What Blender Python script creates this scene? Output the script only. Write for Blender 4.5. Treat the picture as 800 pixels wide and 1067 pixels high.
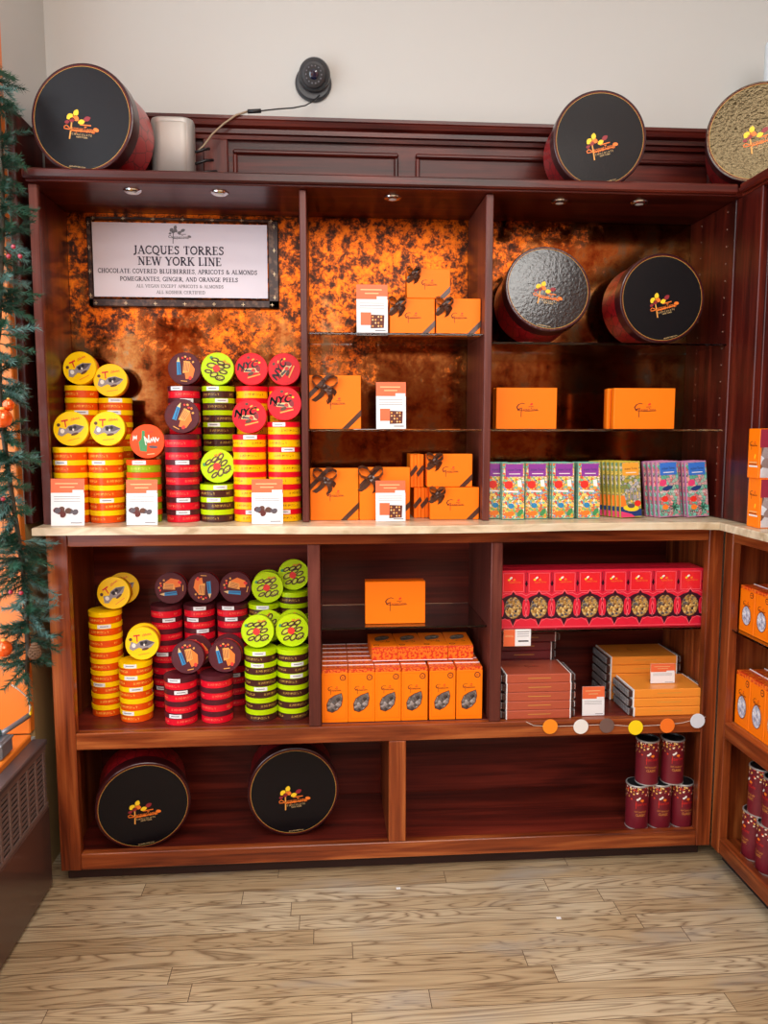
import bpy, math, random
from mathutils import Matrix, Vector
random.seed(7)
PI = math.pi
R_ = math.radians
S = bpy.context.scene
COL = S.collection
for o in list(bpy.data.objects): bpy.data.objects.remove(o)

# ------------------------------------------------------------------ camera
FPX = 810.0; H = 1.25; DIST = 2.0745; PITCH = R_(6.06); YAW = R_(4.2)
camd = bpy.data.cameras.new('camera'); cam = bpy.data.objects.new('camera', camd); COL.objects.link(cam)
camd.sensor_fit = 'VERTICAL'; camd.sensor_height = 36.0; camd.lens = 36.0*FPX/1067.0
camd.clip_start = .02; camd.clip_end = 100
cam.location = (0, -DIST, H); cam.rotation_euler = (PI/2-PITCH, 0, -YAW)
S.camera = cam
_F = Vector((math.sin(YAW)*math.cos(PITCH), math.cos(YAW)*math.cos(PITCH), -math.sin(PITCH)))
_R = Vector((math.cos(YAW), -math.sin(YAW), 0)); _U = _R.cross(_F)
_C = Vector((0, -DIST, H))
def _ray(px, py): return _F + _R*((px-400)/FPX) - _U*((py-533.5)/FPX)
def at(px, py, Y):
    d = _ray(px, py); return _C + d*((Y-_C.y)/d.y)
def atZ(px, py, Z):
    d = _ray(px, py); return _C + d*((Z-_C.z)/d.z)

# ------------------------------------------------------------------ world, lights, exposure
S.view_settings.view_transform = 'Standard'; S.view_settings.look = 'None'
S.view_settings.gamma = 1.0; S.view_settings.use_curve_mapping = False
S.view_settings.exposure = 0.0
W = bpy.data.worlds.new('daylight'); S.world = W; W.use_nodes = True
bg = W.node_tree.nodes['Background']; bg.inputs[0].default_value = (.75, .86, 1, 1); bg.inputs[1].default_value = 1.0
def area(name, loc, rot, sx, sy, power, col):
    l = bpy.data.lights.new(name, 'AREA'); l.shape = 'RECTANGLE'; l.size = sx; l.size_y = sy
    l.energy = power; l.color = col
    o = bpy.data.objects.new(name, l); o.location = loc; o.rotation_euler = rot; COL.objects.link(o); return o
area('ceiling_panel_light', (.45, -1.75, 2.93), (0, 0, 0), 2.0, .7, 44, (1, .97, .92))
area('ceiling_panel_light', (.45, -3.3, 2.93), (0, 0, 0), 2.0, .7, 40, (1, .95, .88))
area('window_daylight', (-1.07, -1.25, 1.52), (0, R_(-90), 0), 2.05, 2.2, 42, (.86, .93, 1))
area('front_fill_panel', (.5, -3.86, 2.40), (R_(90), 0, 0), 2.5, .95, 30, (.95, .96, 1))  # added fill with no window behind it, raised to brighten the mirror

# ------------------------------------------------------------------ materials
def srgb(r, g, b):
    f = lambda c: (c/255/12.92) if c/255 <= .04045 else ((c/255+.055)/1.055)**2.4
    return (f(r), f(g), f(b), 1)
def mat(name, col, rough=.5, metal=0, coat=0, spec=.5, emit=None, es=0, trans=0, bump=0, bscale=200):
    m = bpy.data.materials.new(name); m.use_nodes = True
    p = m.node_tree.nodes['Principled BSDF']
    p.inputs['Base Color'].default_value = col; p.inputs['Roughness'].default_value = rough
    p.inputs['Metallic'].default_value = metal; p.inputs['Coat Weight'].default_value = coat
    p.inputs['Coat Roughness'].default_value = .08
    p.inputs['Specular IOR Level'].default_value = spec; p.inputs['Transmission Weight'].default_value = trans
    if emit: p.inputs['Emission Color'].default_value = emit; p.inputs['Emission Strength'].default_value = es
    if bump:
        N = m.node_tree.nodes; L = m.node_tree.links
        tc = N.new('ShaderNodeTexCoord'); n = N.new('ShaderNodeTexNoise'); n.inputs['Scale'].default_value = bscale
        b = N.new('ShaderNodeBump'); b.inputs['Strength'].default_value = bump; b.inputs['Distance'].default_value = .002
        L.new(tc.outputs['Object'], n.inputs['Vector']); L.new(n.outputs[0], b.inputs['Height']); L.new(b.outputs[0], p.inputs['Normal'])
        if coat: L.new(b.outputs[0], p.inputs['Coat Normal'])
    return m
def nodes(m): return m.node_tree.nodes, m.node_tree.links, m.node_tree.nodes['Principled BSDF']
def ramp(N, stops):
    r = N.new('ShaderNodeValToRGB'); e = r.color_ramp.elements
    e[0].position, e[0].color = stops[0]; e[1].position, e[1].color = stops[-1]
    for p, c in stops[1:-1]:
        x = e.new(p); x.color = c
    return r
def mth(N, L, op, a, b=None, c=None):
    n = N.new('ShaderNodeMath'); n.operation = op
    for i, v in enumerate((a, b, c)):
        if v is None: continue
        if isinstance(v, (int, float)): n.inputs[i].default_value = v
        else: L.new(v, n.inputs[i])
    return n.outputs[0]
def mixc(N, L, fac, a, b):
    n = N.new('ShaderNodeMix'); n.data_type = 'RGBA'
    if isinstance(fac, (int, float)): n.inputs[0].default_value = fac
    else: L.new(fac, n.inputs[0])
    for i, v in ((6, a), (7, b)):
        if isinstance(v, tuple): n.inputs[i].default_value = v
        else: L.new(v, n.inputs[i])
    return n.outputs[2]
def noise(N, L, vec, scale, detail=3, dist=0, rough=.5):
    n = N.new('ShaderNodeTexNoise'); n.inputs['Scale'].default_value = scale; n.inputs['Detail'].default_value = detail
    n.inputs['Distortion'].default_value = dist; n.inputs['Roughness'].default_value = rough
    L.new(vec, n.inputs['Vector']); return n.outputs[0]
def mapping(N, L, vec, scale):
    n = N.new('ShaderNodeMapping'); n.inputs['Scale'].default_value = scale; L.new(vec, n.inputs['Vector']); return n.outputs[0]
def coord(N, which='Object'): return N.new('ShaderNodeTexCoord').outputs[which]

def wood(name, dark, mid, light, axis='x', rough=.3, coat=.12, gs=1.0):
    m = mat(name, mid, rough, coat=coat, spec=.3); N, L, p = nodes(m)
    sc = {'x': (1.6, 22, 22), 'z': (22, 22, 1.6), 'y': (22, 1.6, 22)}[axis]
    v = mapping(N, L, coord(N), tuple(s*gs for s in sc))
    a = noise(N, L, v, 1.0, 5, 1.2)
    sc2 = {'x': (4, 160, 160), 'z': (160, 160, 4), 'y': (160, 4, 160)}[axis]
    b = noise(N, L, mapping(N, L, coord(N), sc2), 1.0, 2)
    f = mth(N, L, 'ADD', mth(N, L, 'MULTIPLY', a, .75), mth(N, L, 'MULTIPLY', b, .25))
    r = ramp(N, [(.33, dark), (.5, mid), (.68, light)]); L.new(f, r.inputs[0]); L.new(r.outputs[0], p.inputs['Base Color'])
    bm = N.new('ShaderNodeBump'); bm.inputs['Strength'].default_value = .15; bm.inputs['Distance'].default_value = .001
    L.new(f, bm.inputs['Height']); L.new(bm.outputs[0], p.inputs['Normal'])
    return m
LD, LM, LL = srgb(74, 26, 10), srgb(132, 60, 26), srgb(176, 98, 48)
UD, UM, UL = srgb(36, 8, 6), srgb(68, 17, 12), srgb(104, 36, 22)
woodX = wood('mahogany_lower_horizontal', LD, LM, LL, 'x'); woodZ = wood('mahogany_lower_vertical', LD, LM, LL, 'z')
woodY = wood('mahogany_lower_depth', LD, LM, LL, 'y')
uwoodX = wood('mahogany_upper_horizontal', UD, UM, UL, 'x', .34, .10); uwoodZ = wood('mahogany_upper_vertical', UD, UM, UL, 'z', .34, .10)
uwoodY = wood('mahogany_upper_depth', UD, UM, UL, 'y', .34, .10)
backW = wood('mahogany_back_panel', srgb(48, 14, 10), srgb(92, 28, 19), srgb(134, 48, 32), 'x', .4, .12, .6)
divW = wood('mahogany_divider', srgb(70, 30, 24), srgb(92, 42, 34), srgb(116, 62, 50), 'z', .4, .1)  # paler than the cabinet wood: glare on the edges put into the colour
dark = mat('recess_black', srgb(20, 12, 12), .8)
wallM = mat('painted_plaster', srgb(198, 199, 195), .7, bump=.05, bscale=40)
beigeM = mat('beige_paint', srgb(168, 140, 92), .6)
ceilM = mat('ceiling_paint', srgb(225, 222, 215), .8)
roomM = mat('room_wall_paint', srgb(205, 190, 165), .7)
sideM = mat('room_side_wall', srgb(176, 116, 80), .6); cabM = mat('room_cabinetry', srgb(150, 92, 60), .6)
orangeP = mat('orange_paint', srgb(232, 128, 42), .4)
radM = mat('brown_enamel', srgb(82, 58, 50), .32, coat=.3)
radTop = mat('dark_brown_enamel', srgb(74, 62, 62), .4)

def floor_mat():
    m = mat('oak_strip_floor', srgb(150, 120, 85), .42); N, L, p = nodes(m)
    c = coord(N)
    br = N.new('ShaderNodeTexBrick')
    c0 = N.new('ShaderNodeSeparateXYZ'); L.new(c, c0.inputs[0]); rw = mth(N, L, 'FLOOR', mth(N, L, 'DIVIDE', c0.outputs[1], .058))
    wn = N.new('ShaderNodeTexWhiteNoise'); wn.noise_dimensions = '1D'; L.new(rw, wn.inputs['W'])
    cc = N.new('ShaderNodeCombineXYZ'); L.new(mth(N, L, 'ADD', c0.outputs[0], mth(N, L, 'MULTIPLY', wn.outputs['Value'], 3.1)), cc.inputs[0]); L.new(c0.outputs[1], cc.inputs[1])
    L.new(cc.outputs[0], br.inputs['Vector'])
    br.inputs['Scale'].default_value = 1.0; br.inputs['Brick Width'].default_value = .83; br.inputs['Row Height'].default_value = .058
    br.inputs['Mortar Size'].default_value = .0011; br.inputs['Mortar Smooth'].default_value = .4; br.inputs['Bias'].default_value = 0
    br.offset = 0.0; br.offset_frequency = 2
    br.inputs['Color1'].default_value = (0, 0, 0, 1); br.inputs['Color2'].default_value = (1, 1, 1, 1); br.inputs['Mortar'].default_value = (.5, .5, .5, 1)
    sep = N.new('ShaderNodeSeparateColor'); L.new(br.outputs['Color'], sep.inputs[0])
    # grain: offset by the plank's own value
    cx = N.new('ShaderNodeSeparateXYZ'); L.new(c, cx.inputs[0])
    row = mth(N, L, 'FLOOR', mth(N, L, 'DIVIDE', cx.outputs[1], .058))
    cb = N.new('ShaderNodeCombineXYZ')
    L.new(mth(N, L, 'ADD', cx.outputs[0], mth(N, L, 'MULTIPLY', row, 3.7)), cb.inputs[0]); L.new(cx.outputs[1], cb.inputs[1])
    L.new(mth(N, L, 'MULTIPLY', sep.outputs[0], 9), cb.inputs[2])
    g = noise(N, L, mapping(N, L, cb.outputs[0], (1.5, 17, 1)), 1.0, 2, 1.3)
    rings = mth(N, L, 'FRACT', mth(N, L, 'MULTIPLY', g, 11))
    rings = mth(N, L, 'POWER', mth(N, L, 'ABSOLUTE', mth(N, L, 'SUBTRACT', mth(N, L, 'MULTIPLY', rings, 2), 1)), 3)
    fine = noise(N, L, mapping(N, L, cb.outputs[0], (7, 260, 1)), 1.0, 2)
    r = ramp(N, [(.1, srgb(152, 124, 88)), (.5, srgb(194, 170, 132)), (.9, srgb(226, 212, 182))])
    wear = noise(N, L, c, 2.2, 3)
    L.new(mth(N, L, 'ADD', mth(N, L, 'MULTIPLY', sep.outputs[0], .35), mth(N, L, 'MULTIPLY', wear, .7)), r.inputs[0])
    c1 = mixc(N, L, mth(N, L, 'MULTIPLY', rings, .75), r.outputs[0], srgb(92, 64, 38))
    c2 = mixc(N, L, mth(N, L, 'MULTIPLY', fine, .5), c1, srgb(104, 78, 54))
    blotch = ramp(N, [(.55, (0, 0, 0, 1)), (.75, (1, 1, 1, 1))]); L.new(noise(N, L, mapping(N, L, c, (1, 3, 1)), 2.6, 4), blotch.inputs[0])
    bs = N.new('ShaderNodeSeparateColor'); L.new(blotch.outputs[0], bs.inputs[0])
    c3 = mixc(N, L, mth(N, L, 'MULTIPLY', bs.outputs[0], .55), c2, srgb(158, 156, 150))
    c4 = mixc(N, L, br.outputs['Fac'], c3, srgb(84, 62, 44))
    L.new(c4, p.inputs['Base Color'])
    rr = mth(N, L, 'ADD', .33, mth(N, L, 'MULTIPLY', wear, .25)); L.new(rr, p.inputs['Roughness'])
    bm = N.new('ShaderNodeBump'); bm.inputs['Strength'].default_value = .2; bm.inputs['Distance'].default_value = .001
    L.new(fine, bm.inputs['Height']); L.new(bm.outputs[0], p.inputs['Normal'])
    return m
floorM = floor_mat()

def mirror_mat():
    m = mat('antique_mirror', srgb(120, 110, 105), .12, metal=1); N, L, p = nodes(m)
    c = coord(N)
    n1 = noise(N, L, c, 17, 8, .25, .72); n2 = noise(N, L, c, 4.5, 4, .2); n3 = noise(N, L, c, 42, 6, .2, .75)
    vs = noise(N, L, mapping(N, L, c, (14, 14, .5)), 1, 3)  # vertical streaks paint reflections into the mirror tint
    s = N.new('ShaderNodeSeparateXYZ'); L.new(c, s.inputs[0])
    # amber patina of the silvering, weighted up and left to paint in reflected light
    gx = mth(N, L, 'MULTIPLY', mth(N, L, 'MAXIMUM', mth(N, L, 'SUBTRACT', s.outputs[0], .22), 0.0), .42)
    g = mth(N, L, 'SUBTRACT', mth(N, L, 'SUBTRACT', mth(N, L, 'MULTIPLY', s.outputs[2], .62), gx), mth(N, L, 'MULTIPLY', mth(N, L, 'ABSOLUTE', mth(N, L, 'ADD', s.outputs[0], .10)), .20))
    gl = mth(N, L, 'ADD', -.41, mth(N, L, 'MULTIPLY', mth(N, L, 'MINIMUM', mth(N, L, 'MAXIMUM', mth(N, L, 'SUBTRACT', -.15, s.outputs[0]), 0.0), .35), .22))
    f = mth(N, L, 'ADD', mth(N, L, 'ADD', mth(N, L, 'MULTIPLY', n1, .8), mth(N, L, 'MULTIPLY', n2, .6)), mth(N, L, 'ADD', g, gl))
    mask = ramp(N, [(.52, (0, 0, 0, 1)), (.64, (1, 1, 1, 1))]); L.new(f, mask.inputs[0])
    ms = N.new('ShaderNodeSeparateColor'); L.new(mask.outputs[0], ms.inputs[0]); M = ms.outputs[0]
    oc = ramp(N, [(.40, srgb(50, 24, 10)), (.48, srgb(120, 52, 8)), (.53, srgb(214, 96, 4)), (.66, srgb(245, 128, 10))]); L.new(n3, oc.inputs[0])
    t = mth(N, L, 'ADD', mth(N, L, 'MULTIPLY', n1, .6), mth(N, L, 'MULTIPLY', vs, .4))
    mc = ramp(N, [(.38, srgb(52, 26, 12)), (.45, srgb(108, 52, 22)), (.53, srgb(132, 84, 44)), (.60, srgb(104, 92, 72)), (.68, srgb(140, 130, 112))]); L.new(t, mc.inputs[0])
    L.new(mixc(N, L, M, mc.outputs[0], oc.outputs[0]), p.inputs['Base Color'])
    L.new(mth(N, L, 'SUBTRACT', 1.0, mth(N, L, 'MULTIPLY', M, .30)), p.inputs['Metallic'])
    L.new(mth(N, L, 'ADD', .08, mth(N, L, 'ADD', mth(N, L, 'MULTIPLY', n2, .1), mth(N, L, 'MULTIPLY', M, .22))), p.inputs['Roughness'])
    return m
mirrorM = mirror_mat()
def glass_mat():
    m = mat('shelf_glass', (.9, .96, .94, 1), .02, trans=1); p = nodes(m)[2]; p.inputs['IOR'].default_value = 1.45
    return m
glassM = glass_mat()
def marble():
    m = mat('cream_stone', srgb(205, 184, 150), .3); N, L, p = nodes(m)
    n = noise(N, L, mapping(N, L, coord(N), (3, 8, 8)), 2, 6, 1.5); r = ramp(N, [(.3, srgb(170, 146, 112)), (.55, srgb(216, 198, 166)), (.8, srgb(226, 214, 190))])
    L.new(n, r.inputs[0]); L.new(r.outputs[0], p.inputs['Base Color']); return m
stoneM = marble()
chrome = mat('chrome', (.8, .8, .8, 1), .2, 1); silver = mat('brushed_silver', srgb(190, 188, 184), .42, .6)
black = mat('black_plastic', srgb(22, 23, 26), .4); blackink = mat('black_ink', srgb(24, 14, 14), .6); greyink = mat('grey_ink', srgb(120, 118, 122), .7)
white = mat('white_card', srgb(232, 232, 232), .5); cordM = mat('tan_cord', srgb(150, 130, 105), .5)
orangeBox = mat('orange_gift_card', srgb(255, 122, 0), .5, spec=.3); orangePouch = mat('orange_carton', srgb(255, 126, 2), .45, spec=.3)
orangeDk = mat('orange_card_edge', srgb(226, 92, 0), .5)
brownInk = mat('brown_ink', srgb(92, 24, 10), .6)
coral = mat('coral_print', srgb(226, 104, 58), .5)
ribbonM = mat('brown_satin_ribbon', srgb(74, 42, 28), .32, coat=.2)
gold = mat('gold_print', srgb(206, 160, 76), .5, spec=.2); redring = mat('brick_red_print', srgb(96, 20, 16), .4, spec=.2)
hatblack = mat('hatbox_black_lid', srgb(17, 13, 15), .42, coat=.04, spec=.18, bump=.10, bscale=150)
hatgloss = mat('hatbox_gloss_lid', srgb(18, 18, 22), .16, coat=.35, bump=.22, bscale=120)
hatshiny = mat('hatbox_foil_lid', srgb(74, 62, 40), .13, metal=.75, bump=1.0, bscale=120)
hatmaroon = mat('hatbox_lid_side', srgb(56, 16, 20), .3, coat=.4)
pyellow = mat('yellow_print', srgb(246, 204, 30), .5); porange = mat('orange_print', srgb(238, 120, 30), .5)
pmaroon = mat('maroon_print', srgb(140, 26, 36), .5); pwhite = mat('white_print', srgb(235, 230, 220), .5); pred = mat('red_print', srgb(225, 40, 25), .5)
pblue = mat('blue_print', srgb(38, 130, 180), .5); pgreen = mat('green_print', srgb(60, 140, 80), .5); pgrey = mat('grey_print', srgb(150, 140, 140), .5)
pbeige = mat('beige_print', srgb(226, 190, 130), .5); pbrown = mat('brown_print', srgb(90, 50, 30), .5); ptan = mat('amber_print', srgb(232, 160, 70), .5)
def crackle():
    m = mat('crimson_crackle', srgb(170, 24, 34), .3, coat=.3); N, L, p = nodes(m)
    v = N.new('ShaderNodeTexVoronoi'); v.feature = 'DISTANCE_TO_EDGE'; v.inputs['Scale'].default_value = 38
    L.new(mapping(N, L, coord(N), (1, 1, .6)), v.inputs['Vector'])
    r = ramp(N, [(.0, srgb(80, 8, 16)), (.06, srgb(172, 26, 34))]); L.new(v.outputs[0], r.inputs[0]); L.new(r.outputs[0], p.inputs['Base Color']); return m
crimsonM = crackle()
def inked(name, base, ink, rough=.35, lo=.32, hi=.68, us=210, vs=3.0, th=.55):
    """printed band of small handwriting round a tin; uv: u round the tin, v up it"""
    m = mat(name, base, rough, coat=.12, spec=.3); N, L, p = nodes(m)
    uv = coord(N, 'UV'); s = N.new('ShaderNodeSeparateXYZ'); L.new(uv, s.inputs[0])
    band = mth(N, L, 'MULTIPLY', mth(N, L, 'GREATER_THAN', s.outputs[1], lo), mth(N, L, 'LESS_THAN', s.outputs[1], hi))
    n = noise(N, L, mapping(N, L, uv, (us, vs, 1)), 1.0, 2)
    gap = mth(N, L, 'GREATER_THAN', noise(N, L, mapping(N, L, uv, (7, .01, 1)), 1.0, 0), .46)
    f = mth(N, L, 'MULTIPLY', mth(N, L, 'MULTIPLY', mth(N, L, 'GREATER_THAN', n, th), band), gap)
    L.new(mixc(N, L, f, base, ink), p.inputs['Base Color']); return m
TIN = {
 'Y': dict(body=inked('tin_body_orange', srgb(226, 80, 4), srgb(255, 200, 80)), lid=mat('tin_lid_yellow', srgb(255, 208, 0), .4, coat=.06, spec=.22), face=srgb(250, 210, 10), w='yellow-lidded orange tin', g='yellow'),
 'M': dict(body=inked('tin_body_crimson', srgb(222, 14, 40), srgb(250, 120, 90)), lid=mat('tin_lid_maroon', srgb(82, 28, 36), .4, coat=.06, spec=.22), w='maroon-lidded crimson tin', g='maroon'),
 'L': dict(body=inked('tin_body_brown', srgb(70, 34, 26), srgb(200, 160, 70)), lid=mat('tin_lid_lime', srgb(184, 216, 0), .4, coat=.06, spec=.22), w='lime-lidded brown tin', g='lime'),
 'R': dict(body=inked('tin_body_yellow', srgb(255, 188, 0), srgb(90, 50, 10)), lid=mat('tin_lid_red', srgb(222, 10, 30), .4, coat=.06, spec=.22), w='red-lidded yellow tin', g='red'),
 'G': dict(body=inked('tin_body_lime', srgb(150, 178, 16), srgb(220, 220, 90)), lid=mat('tin_lid_orange', srgb(232, 76, 22), .4, coat=.06, spec=.22), w='orange-lidded green tin', g='orange'),
}

# ------------------------------------------------------------------ mesh builder
class MB:
    def __init__(s): s.v = []; s.f = []; s.m = []; s.mats = []; s.sm = []; s.uv = {}
    def mi(s, m):
        if m not in s.mats: s.mats.append(m)
        return s.mats.index(m)
    def add(s, vs, fs, m, M=None, smooth=False, uvs=None):
        b = len(s.v); k = s.mi(m)
        s.v += [tuple(M @ Vector(v)) if M else tuple(v) for v in vs]
        for i, f in enumerate(fs):
            if uvs: s.uv[len(s.f)] = uvs[i]
            s.f.append([b+j for j in f]); s.m.append(k); s.sm.append(smooth)
        return s
    def box(s, a, b, m, c=0, M=None):
        x0, y0, z0 = [min(a[i], b[i]) for i in range(3)]; x1, y1, z1 = [max(a[i], b[i]) for i in range(3)]
        c = min(c, (x1-x0)/2.01, (y1-y0)/2.01, (z1-z0)/2.01)
        if c <= 0:
            vs = [(x, y, z) for x in (x0, x1) for y in (y0, y1) for z in (z0, z1)]
            fs = [(0, 1, 3, 2), (4, 6, 7, 5), (0, 4, 5, 1), (2, 3, 7, 6), (0, 2, 6, 4), (1, 5, 7, 3)]
            return s.add(vs, fs, m, M)
        vs = []; idx = {}
        for i in (0, 1):
            for j in (0, 1):
                for k in (0, 1):
                    X, Y, Z = (x0, x1)[i], (y0, y1)[j], (z0, z1)[k]
                    xi = X+(c if i == 0 else -c); yi = Y+(c if j == 0 else -c); zi = Z+(c if k == 0 else -c)
                    for ax, p in enumerate(((X, yi, zi), (xi, Y, zi), (xi, yi, Z))):
                        idx[(i, j, k, ax)] = len(vs); vs.append(p)
        fs = []
        for i in (0, 1):
            q = [(0, 0), (1, 0), (1, 1), (0, 1)]
            fs.append([idx[(i, a, b, 0)] for a, b in (q[::-1] if i == 0 else q)])
            fs.append([idx[(a, i, b, 1)] for a, b in (q if i == 0 else q[::-1])])
            fs.append([idx[(a, b, i, 2)] for a, b in (q[::-1] if i == 0 else q)])
        for i in (0, 1):
            for j in (0, 1):
                fs.append([idx[(i, j, 0, 0)], idx[(i, j, 0, 1)], idx[(i, j, 1, 1)], idx[(i, j, 1, 0)]])
                fs.append([idx[(i, 0, j, 0)], idx[(i, 0, j, 2)], idx[(i, 1, j, 2)], idx[(i, 1, j, 0)]])
                fs.append([idx[(0, i, j, 1)], idx[(0, i, j, 2)], idx[(1, i, j, 2)], idx[(1, i, j, 1)]])
                for k in (0, 1): fs.append([idx[(i, j, k, 0)], idx[(i, j, k, 1)], idx[(i, j, k, 2)]])
        return s.add(vs, fs, m, M)
    def lathe(s, prof, m, seg=32, M=None, smooth=True, caps=(True, True), ms=None, uv=False):
        """prof: (r, z) from bottom up"""
        vs = []
        for r, z in prof:
            for i in range(seg):
                a = 2*PI*i/seg; vs.append((r*math.cos(a), r*math.sin(a), z))
        for j in range(len(prof)-1):
            mm = ms[j] if ms else m
            fs = []; us = []
            for i in range(seg):
                k = (i+1) % seg
                fs.append((j*seg+i, j*seg+k, (j+1)*seg+k, (j+1)*seg+i))
                us.append([(i/seg, 0), ((i+1)/seg, 0), ((i+1)/seg, 1), (i/seg, 1)])
            loc = [[v-(j*seg) for v in f] for f in fs]
            s.add(vs[j*seg:(j+2)*seg], loc, mm, M, smooth, us if uv else None)
        n = len(prof)
        if caps[0]: s.add(vs[:seg], [list(range(seg))[::-1]], ms[0] if ms else m, M)
        if caps[1]: s.add(vs[(n-1)*seg:], [list(range(seg))], ms[-1] if ms else m, M)
        return s
    def tube(s, pts, r, m, seg=6, M=None):
        P = [Vector(p) for p in pts]; vs = []; n = len(P)
        rr = r if isinstance(r, (list, tuple)) else [r]*n
        up = Vector((0, 0, 1))
        for i, p in enumerate(P):
            t = (P[min(i+1, n-1)]-P[max(i-1, 0)]).normalized()
            a = t.cross(up)
            if a.length < .05: a = t.cross(Vector((1, 0, 0)))
            a.normalize(); b = t.cross(a)
            for k in range(seg):
                w = 2*PI*k/seg; vs.append(p+(a*math.cos(w)+b*math.sin(w))*rr[i])
        fs = [(i*seg+k, i*seg+(k+1) % seg, (i+1)*seg+(k+1) % seg, (i+1)*seg+k) for i in range(n-1) for k in range(seg)]
        fs += [list(range(seg))[::-1], [(n-1)*seg+k for k in range(seg)]]
        return s.add(vs, fs, m, M, True)
    def strap(s, pts, wv, t, m, M=None):
        """flat band: pts centre line, wv half-width vector(s), t thickness"""
        P = [Vector(p) for p in pts]; n = len(P); vs = []
        for i, p in enumerate(P):
            w = Vector(wv[i]) if isinstance(wv, list) else Vector(wv)
            d = (P[min(i+1, n-1)]-P[max(i-1, 0)]).normalized(); q = d.cross(w).normalized()*(t/2)
            vs += [p-w-q, p+w-q, p+w+q, p-w+q]
        fs = [(i*4+k, i*4+(k+1) % 4, (i+1)*4+(k+1) % 4, (i+1)*4+k) for i in range(n-1) for k in range(4)]
        fs += [(3, 2, 1, 0), tuple((n-1)*4+k for k in range(4))]
        return s.add(vs, fs, m, M)
    def poly(s, pts, z, m, M=None): return s.add([(x, y, z) for x, y in pts], [list(range(len(pts)))], m, M)
    def ell(s, cx, cy, rx, ry, z, m, rot=0, n=14, M=None, leaf=False):
        pts = []
        for i in range(n):
            a = 2*PI*i/n; x, y = rx*math.cos(a), ry*math.sin(a)*(abs(math.sin(a))**.6 if leaf else 1)
            pts.append((cx+x*math.cos(rot)-y*math.sin(rot), cy+x*math.sin(rot)+y*math.cos(rot)))
        return s.poly(pts, z, m, M)
    def line(s, pts, w, z, m, M=None):
        for (x0, y0), (x1, y1) in zip(pts, pts[1:]):
            d = math.hypot(x1-x0, y1-y0) or 1; nx, ny = -(y1-y0)/d*w/2, (x1-x0)/d*w/2
            ex, ey = (x1-x0)/d*w*.3, (y1-y0)/d*w*.3
            s.poly([(x0+nx-ex, y0+ny-ey), (x0-nx-ex, y0-ny-ey), (x1-nx+ex, y1-ny+ey), (x1+nx+ex, y1+ny+ey)], z, m, M)
        return s
    def ring(s, r0, r1, z, m, seg=64, M=None):
        vs = [(r*math.cos(2*PI*i/seg), r*math.sin(2*PI*i/seg), z) for r in (r0, r1) for i in range(seg)]
        return s.add(vs, [(i, (i+1) % seg, seg+(i+1) % seg, seg+i)[::-1] for i in range(seg)], m, M)
    def text(s, t, cx, cy, z, size, m, M=None, shear=0, sx=1, width=None):
        vs, fs, w = text_geo(t, shear)
        k = size
        kx = (width/w) if width else k*sx
        return s.add([(cx+x*kx, cy+y*k, z) for x, y in vs], fs, m, M)
    def mesh(s, name, off=None):
        me = bpy.data.meshes.new(name)
        vs = [tuple(Vector(v)-off) for v in s.v] if off is not None else s.v
        me.from_pydata(vs, [], s.f)
        for m in s.mats: me.materials.append(m)
        me.polygons.foreach_set('material_index', s.m); me.polygons.foreach_set('use_smooth', s.sm)
        if s.uv:
            uvl = me.uv_layers.new(name='UVMap')
            for pi, us in s.uv.items():
                for li, u in zip(me.polygons[pi].loop_indices, us): uvl.data[li].uv = u
        me.update(); return me
_tc = {}
def text_geo(t, shear=0):
    """centred glyph outlines of height ~0.7, from Blender's built-in font"""
    if (t, shear) in _tc: return _tc[(t, shear)]
    c = bpy.data.curves.new('t', 'FONT'); c.body = t; c.size = 1; c.shear = shear; c.resolution_u = 2
    c.align_x = 'CENTER'; c.align_y = 'CENTER'
    o = bpy.data.objects.new('t', c); COL.objects.link(o)
    me = bpy.data.meshes.new_from_object(o)
    vs = [(v.co.x, v.co.y) for v in me.vertices]; fs = [list(p.vertices) for p in me.polygons]
    bpy.data.objects.remove(o); bpy.data.curves.remove(c); bpy.data.meshes.remove(me)
    xs = [v[0] for v in vs]
    _tc[(t, shear)] = (vs, fs, max(xs)-min(xs)); return _tc[(t, shear)]

def obj(name, mb, parent=None, world=True, kind=None, label=None):
    """link a mesh; verts given in world space are shifted to the (unrotated) parent"""
    if isinstance(mb, MB):
        off = None
        if parent is not None and world:
            off = Vector((0, 0, 0)); q = parent
            while q: off = off+q.location; q = q.parent
        mb = mb.mesh(name, off)
    o = bpy.data.objects.new(name, mb); COL.objects.link(o)
    if parent: o.parent = parent
    if kind: o['kind'] = kind
    if label: o['label'] = label
    return o
def tag(o, label, cat, group=None, kind=None):
    o['label'] = label; o['category'] = cat
    if group: o['group'] = group
    if kind: o['kind'] = kind
    return o
def thing(name, label, cat, loc=(0, 0, 0), group=None):
    o = bpy.data.objects.new(name, None); COL.objects.link(o); o.location = loc; o.empty_display_size = .05
    return tag(o, label, cat, group)
def copy_tree(o, parent=None):
    c = o.copy(); COL.objects.link(c); c.parent = parent
    for ch in list(o.children): copy_tree(ch, c)
    return c
class Proto:
    """first use takes the prototype itself, later ones copy it part by part"""
    def __init__(s, root): s.root = root; s.used = False
    def place(s, Mx, label, group=None):
        if s.used: o = copy_tree(s.root)
        else: o = s.root; s.used = True
        o.matrix_basis = Mx; o['label'] = label
        if group: o['group'] = group
        elif 'group' in o: del o['group']
        return o
def T(x, y, z): return Matrix.Translation((x, y, z))
def RX(a): return Matrix.Rotation(a, 4, 'X')
def RY(a): return Matrix.Rotation(a, 4, 'Y')
def RZ(a): return Matrix.Rotation(a, 4, 'Z')
def wbox(a, b, m, c=0): return MB().box(a, b, m, c)
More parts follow.
